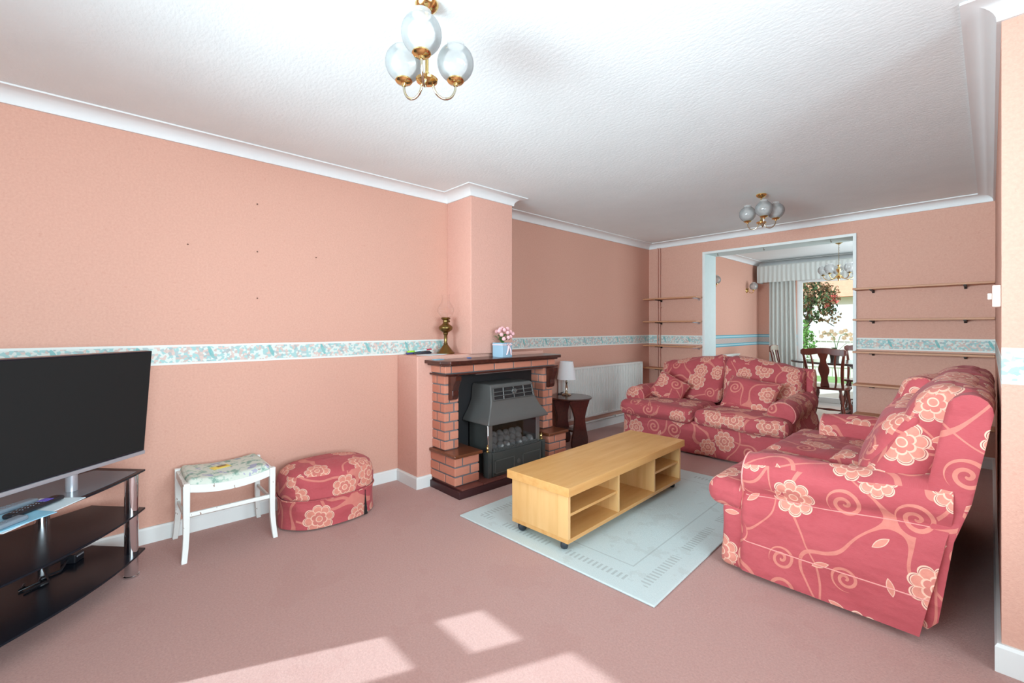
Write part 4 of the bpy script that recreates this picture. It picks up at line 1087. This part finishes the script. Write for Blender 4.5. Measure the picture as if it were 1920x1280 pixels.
def remote(lx, ly, z, L, w_, rot, label, mat, cap=None):
    p = on_stand(lx, ly)
    t = thing('remote_control', label, 'remote control', (p.x, p.y, z), sang + rot)
    MB().rbox(L, w_, 0.018, 0.008, (0, 0, 0.009), 8).build('body', M[mat], t, smooth=60)
    mb = MB()
    for i in range(6):
        for j in range(3): mb.lathe([(0.0024, 0), (0.0024, 0.0012)], (-L * 0.38 + i * L * 0.1, (j - 1) * w_ * 0.25, 0.018), 8)
    mb.build('buttons', M['plasticgrey'], t)
    if cap: MB().box(L * 0.12, L * 0.28, -w_ * 0.4, w_ * 0.4, 0.0175, 0.0195).build('purple_pad', M[cap], t, bevel=0.001)
remote(0.10, -0.04, zt + 0.0066, 0.20, 0.042, 0.15, 'black remote control with purple pad, the one lying on top of the brochures', 'plastic', 'purple')
remote(0.08, 0.045, zt + 0.004, 0.17, 0.045, 0.0, 'grey remote control lying behind the black one, near the television foot', 'plasticgrey')
remote(-0.06, -0.115, zt + 0.0066, 0.15, 0.04, 0.1, 'dark grey remote control at the front edge of the glass shelf', 'plasticgrey')
p = on_stand(0.45, 0.22)
rt = thing('set_top_box', 'small black box with cables on the bottom shelf of the television stand', 'box', (p.x, p.y, 0.1155), sang + 0.3)
MB().box(-0.03, 0.03, -0.03, 0.03, 0, 0.040).build('case', M['plastic'], rt, bevel=0.005)
MB().box(-0.02, 0.02, -0.032, -0.030, 0.026, 0.032).build('label_strip', M['silver'], rt)
MB().tube([(-0.03, 0, 0.02), (-0.10, -0.02, 0.006), (-0.15, 0.02, 0.006), (-0.20, -0.01, 0.01), (-0.24, 0.03, 0.006), (-0.19, 0.05, 0.006)], 0.005, 8).tube([(-0.03, 0.01, 0.03), (-0.12, 0.03, 0.03), (-0.18, -0.03, 0.006), (-0.26, 0, 0.006)], 0.004, 8).build('cables', M['plastic'], rt, smooth=60)

# ================================================================ DINING ROOM
def turned(p0, p1, r):
    return [(0, r * 0.9), (0.08, r * 0.7), (0.2, r * 1.25), (0.32, r * 0.85), (0.36, r * 1.1), (0.40, r * 0.75), (0.55, r * 1.2), (0.75, r * 1.0), (0.85, r * 0.7), (0.88, r), (1, r * 0.7)]
def dining_chair(loc_, rz, label):
    t = thing('dining_chair', label, 'chair', loc_, rz, 'mahogany chairs around the dining table')
    # local: back at -y, seat front at +y
    poly = []
    for i in range(28):
        th = 2 * PI * i / 28
        poly.append((0.225 * abs(math.cos(th)) ** 0.6 * (1 if math.cos(th) > 0 else -1), 0.20 * abs(math.sin(th)) ** 0.6 * (1 if math.sin(th) > 0 else -1)))
    MB().prism(poly, 0.430, 0.460).build('seat', M['chair'], t, bevel=0.010, smooth=40)
    for a in (-1, 1):
        for b in (-1, 1):
            p0 = (a * 0.150, b * 0.13, 0.432); p1 = (a * 0.215, b * 0.19, 0.0)
            MB().between(p0, p1, turned(p0, p1, 0.019), 12).build('leg', M['chair'], t, smooth=50)
        MB().between((a * 0.19, -0.165, 0.16), (a * 0.19, 0.165, 0.16), [(0, 0.008), (0.3, 0.011), (0.5, 0.016), (0.7, 0.011), (1, 0.008)], 10).build('stretcher', M['chair'], t, smooth=50)
    MB().between((-0.19, 0, 0.16), (0.19, 0, 0.16), [(0, 0.008), (0.3, 0.011), (0.5, 0.016), (0.7, 0.011), (1, 0.008)], 10).build('stretcher', M['chair'], t, smooth=50)
    # back: leaning backwards
    def bp(x, z, dy=0): s = (z - 0.45) / 0.5; return (x, -0.165 - 0.09 * s + dy - 0.02 * (1 - (x / 0.25) ** 2) * s, z)
    for a in (-1, 1):
        rs = []
        for i in range(9):
            s = i / 8; z = 0.45 + 0.42 * s; x = a * (0.185 + 0.028 * s - 0.012 * math.sin(s * PI)); p = bp(x, z); h = 0.013 + 0.004 * math.sin(s * PI)
            rs.append([(p[0] - h, p[1] - 0.010, z), (p[0] + h, p[1] - 0.010, z), (p[0] + h, p[1] + 0.010, z), (p[0] - h, p[1] + 0.010, z)])
        MB().rings(rs).build('back_post', M['chair'], t, bevel=0.004)
        pts = [bp(a * (0.105 + 0.028 * s + 0.010 * math.sin(s * PI * 2)), 0.45 + 0.42 * s) for s in [i / 8 for i in range(9)]]
        MB().tube(pts, [0.010, 0.011, 0.012, 0.011, 0.009, 0.010, 0.012, 0.011, 0.010], 8).build('spindle', M['chair'], t, smooth=60)
    wd = [0.048, 0.046, 0.038, 0.034, 0.042, 0.056, 0.060, 0.052, 0.036, 0.032, 0.044, 0.058]
    rs = []
    for i, h in enumerate(wd):
        z = 0.45 + 0.43 * i / (len(wd) - 1); y = bp(0, z)[1]
        rs.append([(-h, y - 0.007, z), (h, y - 0.007, z), (h, y + 0.007, z), (-h, y + 0.007, z)])
    MB().rings(rs).build('splat', M['chair'], t, bevel=0.003)
    rs = []
    for i in range(17):
        s = -1 + 2 * i / 16; x = s * 0.245
        zt_ = 0.952 - 0.030 * abs(s) ** 1.5 + (0.010 if abs(s) > 0.8 else 0); zb = 0.868 + 0.012 * math.cos(s * PI * 1.5) - (0.012 if abs(s) > 0.85 else 0)
        y = bp(x, 0.91)[1]; k = 1 if abs(s) < 0.99 else 0.6
        zm = (zt_ + zb) / 2
        rs.append([(x, y - 0.011 * k, zm + (zb - zm) * k), (x, y + 0.011 * k, zm + (zb - zm) * k), (x, y + 0.013 * k, zm + (zt_ - zm) * k), (x, y - 0.013 * k, zm + (zt_ - zm) * k)])
    MB().rings(rs).build('crest_rail', M['chair'], t, bevel=0.006)
    return t
c1 = dining_chair((1.80, 6.80, 0), -0.05, 'mahogany dining chair seen from behind, nearest the opening')
dup(c1, 'mahogany dining chair beside the curtain at the left end of the table', (1.29, 7.25, 0), -PI / 2 + 0.08)
dup(c1, 'mahogany dining chair behind the table, facing the camera under the orchid', (1.95, 8.00, 0), PI + 0.05)
dtb = thing('dining_table', 'oval dark dining table on pedestal in the room beyond the opening', 'table', (2.06, 7.22, 0), 0.0)
poly = [(0.79 * math.cos(2 * PI * i / 48), 0.44 * math.sin(2 * PI * i / 48)) for i in range(48)]
MB().prism(poly, 0.722, 0.750).build('table_top', M['tabledark'], dtb, bevel=0.008)
MB().lathe([(0.05, 0.12), (0.09, 0.16), (0.10, 0.22), (0.06, 0.30), (0.045, 0.38), (0.075, 0.46), (0.06, 0.56), (0.09, 0.66), (0.14, 0.70), (0.14, 0.722)], n=24).build('pedestal', M['tabledark'], dtb, smooth=40)
for k in range(4):
    a = PI / 4 + k * PI / 2
    poly = [(0.03, 0.24), (0.12, 0.20), (0.25, 0.10), (0.34, 0.05), (0.36, 0.0), (0.30, 0.0), (0.22, 0.045), (0.10, 0.11), (0.03, 0.12)]
    MB().prism(poly, -0.022, 0.022, 'y', T=RZ(a)).build('foot', M['tabledark'], dtb, bevel=0.006)
# orchid
oc = thing('potted_orchid', 'cream orchid with arching stems in a dark pot on the dining table', 'potted plant', (1.76, 7.30, 0.750))
MB().lathe([(0.001, 0), (0.045, 0), (0.060, 0.10), (0.064, 0.11), (0.056, 0.11), (0.001, 0.10)], n=24).build('pot', M['pot'], oc, smooth=40)
stems = [[(0, 0, 0.10), (0.01, 0.0, 0.2), (-0.01, 0, 0.32), (-0.06, 0, 0.38), (-0.13, 0.0, 0.36)], [(0.01, 0, 0.10), (0.03, 0, 0.22), (0.06, 0.01, 0.34), (0.12, 0.01, 0.37), (0.17, 0.01, 0.33)]]
mb = MB()
for s in stems: mb.tube(s, 0.004, 6)
mb.build('stem', M['stem'], oc, smooth=60)
mb = MB()
for a, L in ((0.3, 0.16), (2.0, 0.14), (3.4, 0.17), (5.0, 0.15), (0.0, 0.26)):
    d = Vector((math.cos(a), math.sin(a), 0)); sd_ = Vector((-d.y, d.x, 0)) * 0.022
    p = [Vector((0, 0, 0.10)), d * L * 0.5 + Vector((0, 0, 0.10 + L * 0.55)), d * L + Vector((0, 0, 0.10 + L * 0.5))]
    mb.add([p[0] - sd_ * .4, p[0] + sd_ * .4, p[1] + sd_, p[2], p[1] - sd_], [(0, 1, 2, 4), (4, 2, 3)])
mb.build('leaves', M['darkgreen'], oc)
random.seed(5)
for (x, z) in ((-0.15, 0.33), (-0.12, 0.38), (-0.07, 0.36), (-0.04, 0.40), (0.0, 0.36), (-0.02, 0.30), (0.08, 0.39), (0.12, 0.41), (0.13, 0.35), (0.17, 0.36), (0.10, 0.31), (0.19, 0.30)):
    mb = MB(); y = random.uniform(-0.03, 0.03)
    for k in range(5):
        a = k * 2 * PI / 5 + x * 9; c = Vector((x, y, z)); d = Vector((math.cos(a), -0.25, math.sin(a))) * 0.034; s = Vector((-math.sin(a), 0, math.cos(a))) * 0.017
        mb.add([c, c + d * 0.55 + s, c + d, c + d * 0.55 - s], [(0, 1, 2, 3)])
    mb.lathe([(0.001, -0.008), (0.008, 0), (0.001, 0.008)], (x, y - 0.01, z), 8)
    mb.build('bloom', M['orchid'], oc)
# chandelier with five arms
ch = thing('chandelier', 'brass chandelier with white glass shades hanging over the dining table', 'chandelier', (1.83, 7.17, H))
MB().lathe([(0.001, 0), (0.050, 0), (0.052, -0.008), (0.030, -0.022), (0.008, -0.036), (0.001, -0.036)], n=24).build('ceiling_rose', M['brass'], ch, smooth=40)
mb = MB()
for i in range(16):
    z = -0.04 - i * 0.0165; a = (i % 2) * PI / 2
    pts = [(0.006 * math.cos(q * PI / 4) * math.cos(a), 0.006 * math.cos(q * PI / 4) * math.sin(a), z - 0.006 + 0.010 * math.sin(q * PI / 4)) for q in range(9)]
    mb.tube(pts, 0.0018, 5)
mb.build('chain', M['brassold'], ch, smooth=60)
MB().lathe([(0.004, -0.30), (0.022, -0.305), (0.010, -0.325), (0.012, -0.345), (0.030, -0.365), (0.020, -0.395), (0.010, -0.410), (0.016, -0.430), (0.036, -0.450), (0.030, -0.475), (0.012, -0.49), (0.010, -0.505), (0.001, -0.52)][::-1], n=20).build('column', M['brass'], ch, smooth=40)
for k in range(5):
    a = 0.55 + k * 2 * PI / 5; d = Vector((math.cos(a), math.sin(a), 0))
    pts = [tuple(d * r0 + Vector((0, 0, z))) for r0, z in ((0.03, -0.45), (0.06, -0.485), (0.11, -0.50), (0.15, -0.485), (0.175, -0.455), (0.178, -0.435))]
    ao = MB().tube(pts, 0.005, 8).build('arm', M['brass'], ch, smooth=60); c = d * 0.178
    MB().lathe([(0.001, -0.438), (0.022, -0.434), (0.024, -0.428), (0.010, -0.420), (0.010, -0.405)], (c.x, c.y, 0), 16).build('lamp_cup', M['brassold'], ao, smooth=40)
    MB().lathe([(0.020, -0.418), (0.048, -0.400), (0.062, -0.370), (0.060, -0.340), (0.046, -0.318), (0.040, -0.310), (0.050, -0.298)], (c.x, c.y, 0), 24, cap0=False, cap1=False).build('glass_shade', M['globe'], ao, smooth=180)
# wall lamps
def wall_lamp(y, z, label):
    t = thing('wall_lamp', label, 'wall lamp', (XD, y, z))
    MB().lathe([(0.001, 0), (0.042, 0), (0.040, 0.008), (0.020, 0.018), (0.001, 0.020)], n=24, T=Matrix.Rotation(PI / 2, 4, 'Y')).build('wall_plate', M['brass'], t, smooth=40)
    MB().tube([(0.015, 0, 0), (0.05, 0, -0.04), (0.085, 0, -0.048), (0.105, 0, -0.03), (0.11, 0, 0.0)], 0.005, 8).tube([(0.03, 0, 0.04), (0.035, 0, -0.03)], 0.005, 8).build('arm', M['brass'], t, smooth=60)
    MB().lathe([(0.008, -0.012), (0.026, 0), (0.028, 0.008), (0.001, 0.010)], (0.11, 0, 0), 20).build('lamp_cup', M['brass'], t, smooth=40)
    MB().lathe([(a_, b_ + 0.062) for a_, b_ in globe_prof(0.062)], (0.11, 0, 0), 28, cap0=False, cap1=False).build('glass_shade', M['globe'], t, smooth=180)
wall_lamp(7.93, 1.82, 'brass wall lamp with globe shade on the dining wall, near the curtain')
wall_lamp(6.46, 1.82, 'brass wall lamp half hidden behind the left side of the opening')
# dining radiator
rd = thing('radiator', 'white radiator top glimpsed on the dining room wall behind the front-facing sofa', 'radiator', (XD, 6.75, 0))
MB().box(0.03, 0.09, -0.62, 0.62, 0.20, 0.775).build('panel', M['radiator'], rd, bevel=0.004)
MB().box(0.02, 0.10, -0.63, 0.63, 0.775, 0.795).build('casing', M['radiator'], rd, bevel=0.003)
MB().box(0.0, 0.031, -0.5, -0.46, 0.3, 0.7).box(0.0, 0.031, 0.46, 0.5, 0.3, 0.7).build('wall_bracket', M['radiator'], rd)
# curtain and pelmet
def pleats(x0, x1, y, z0, z1, n, amp, th=0.004, gather=0.0, seed=0):
    mb = MB(); N = n * 8; rows = 10; f = []; b = []
    for r in range(rows + 1):
        s = r / rows; z = z1 + (z0 - z1) * s; ra = []; rb = []
        for i in range(N + 1):
            u = i / N; x = x0 + (x1 - x0) * u + gather * s * u
            ph = u * n * 2 * PI + 0.8 * noise.noise(Vector((u * 5 + seed, s * 1.5, 0)))
            yy = y + amp * (0.55 + 0.45 * s) * math.sin(ph) + 0.3 * amp * noise.noise(Vector((u * 12, s * 2, seed)))
            ra.append((x, yy, z)); rb.append((x, yy + th, z))
        f.append(ra); b.append(rb)
    mb.rings(f, False, False, closed=False); mb.rings(b, False, False, closed=False)
    return mb
cu = thing('curtain', 'long pale grey gathered curtain left of the patio window', 'curtain', (0.62, 8.34, 0))
pleats(0.02, 0.40, 0, 0.02, 2.05, 6, 0.020, gather=0.04, seed=1).build('cloth', M['curtain'], cu, smooth=180)
MB().tube([(-0.02, 0.0, 2.055), (2.15, 0.0, 2.055)], 0.008, 8).build('rail', M['white'], cu, smooth=60)
pv = thing('pelmet', 'pale gathered fabric pelmet across the top of the patio window', 'pelmet', (0.50, 8.18, 0))
pleats(0, 2.7, 0, 1.955, 2.225, 40, 0.004, seed=4).build('valance', M['pelmet'], pv, smooth=180)
MB().box(0.0, 2.7, 0.012, 0.29, 2.225, 2.24).build('top_board', M['pelmet'], pv)
MB().box(0.002, 0.008, 0.012, 0.28, 1.955, 2.225).build('return_end', M['pelmet'], pv)

# ================================================================ GARDEN
gl = MB().box(-8, 10, YD + 0.25, 26, -0.25, -0.12); o = gl.build('lawn', M['grass']); o['kind'] = 'structure'
o = MB().box(-1.5, 5.5, YD + 0.25, 12.6, -0.12, -0.09).build('patio_paving', M['fence']); o['kind'] = 'structure'
fe = thing('garden_fence', 'pale weathered board fence at the end of the garden', 'fence', (0, 14.5, -0.12))
mb = MB()
for i in range(60): mb.box(-4 + i * 0.13, -4 + i * 0.13 + 0.118, 0, 0.018, 0, 1.15 + 0.01 * math.sin(i * 2.3))
mb.build('boards', M['fence'], fe)
MB().box(-4, 3.8, -0.03, 0.0, 0.25, 0.33).box(-4, 3.8, -0.03, 0.0, 0.95, 1.03).build('rails', M['fence'], fe)
for i in range(5): MB().box(-3.9 + i * 1.9, -3.82 + i * 1.9, 0.018, 0.1, 0, 1.25).build('post', M['fence'], fe, bevel=0.005)
hs = thing('neighbour_house', 'cream neighbouring house with red tiled roof beyond the garden fence', 'house', (-0.5, 21, -0.12))
MB().box(-1.2, 6.5, 0, 5, 0, 2.55).build('walls', M['render'], hs)
MB().prism([(-0.4, 2.50), (5.4, 2.50), (2.5, 5.2)], -1.5, 6.8, 'x').build('roof', M['rooftile'], hs)
for x in (-0.65, 0.55, 2.2):
    wv = MB().box(x, x + 0.8, -0.04, 0.02, 1.1, 2.2).build('window_frame', M['white'], hs, bevel=0.01)
    MB().box(x + 0.06, x + 0.37, -0.05, -0.04, 1.16, 2.14).box(x + 0.43, x + 0.74, -0.05, -0.04, 1.16, 2.14).build('pane', M['winpane'], wv)
def foliage(c, r, n, size, seed, squash=(1, 1, 1)):
    random.seed(seed); mb = MB()
    for k in range(n):
        while True:
            p = Vector((random.uniform(-1, 1), random.uniform(-1, 1), random.uniform(-1, 1)))
            if p.length < 1: break
        if noise.noise(p * 2.3 + Vector((seed, 0, 0))) < -0.12: continue
        p = Vector((p.x * r * squash[0], p.y * r * squash[1], p.z * r * squash[2])) + Vector(c)
        e = Euler((random.uniform(0, 6), random.uniform(0, 6), random.uniform(0, 6))).to_matrix(); s = size * random.uniform(0.6, 1.2)
        mb.add([p + e @ Vector(q) * s for q in ((-0.5, 0, 0), (0, -0.3, 0.05), (0.5, 0, 0), (0, 0.3, 0.05))], [(0, 1, 2, 3)])
    return mb
tr = thing('garden_tree', 'leafy bronze-green tree with red blooms outside the left side of the patio window', 'tree', (0.5, 11.6, -0.12))
MB().tube([(-0.25, 0.1, 0), (-0.2, 0.05, 0.8), (-0.1, 0, 1.5), (0.05, 0, 2.1)], [0.06, 0.05, 0.04, 0.02], 8).tube([(-0.15, 0, 1.3), (0.15, 0, 1.7), (0.42, 0, 1.9)], [0.03, 0.02, 0.01], 6).tube([(-0.1, 0, 1.5), (0.2, 0, 1.5), (0.4, 0, 1.35)], [0.025, 0.015, 0.008], 6).build('trunk', M['bark'], tr, smooth=60)
foliage((-0.05, 0, 2.0), 0.52, 1500, 0.085, 1, (1.1, 0.8, 0.9)).build('bronze_foliage', M['bronze'], tr)
foliage((-0.1, 0, 1.95), 0.6, 1300, 0.08, 2, (1.0, 0.8, 0.9)).build('dark_foliage', M['darkgreen'], tr)
foliage((0.32, 0, 1.55), 0.22, 130, 0.08, 6, (1.1, 0.8, 0.7)).build('side_spray', M['bronze'], tr)
mb = foliage((0.42, -0.1, 1.93), 0.10, 60, 0.07, 3); m2 = foliage((0.30, -0.1, 1.80), 0.06, 30, 0.07, 4); mb.add(m2.v, m2.f); mb.build('red_blooms', M['redflower'], tr)
sh = thing('garden_shrub', 'bright green shrub growing below the tree outside the patio window', 'shrub', (0.38, 11.0, -0.12))
foliage((0.0, 0, 1.05), 0.42, 1300, 0.08, 8, (0.85, 0.8, 1.05)).build('foliage', M['green'], sh)
MB().tube([(0, 0, 0), (0.02, 0, 0.6), (0.0, 0, 1.1)], [0.03, 0.02, 0.01], 6).build('stem', M['bark'], sh, smooth=60)
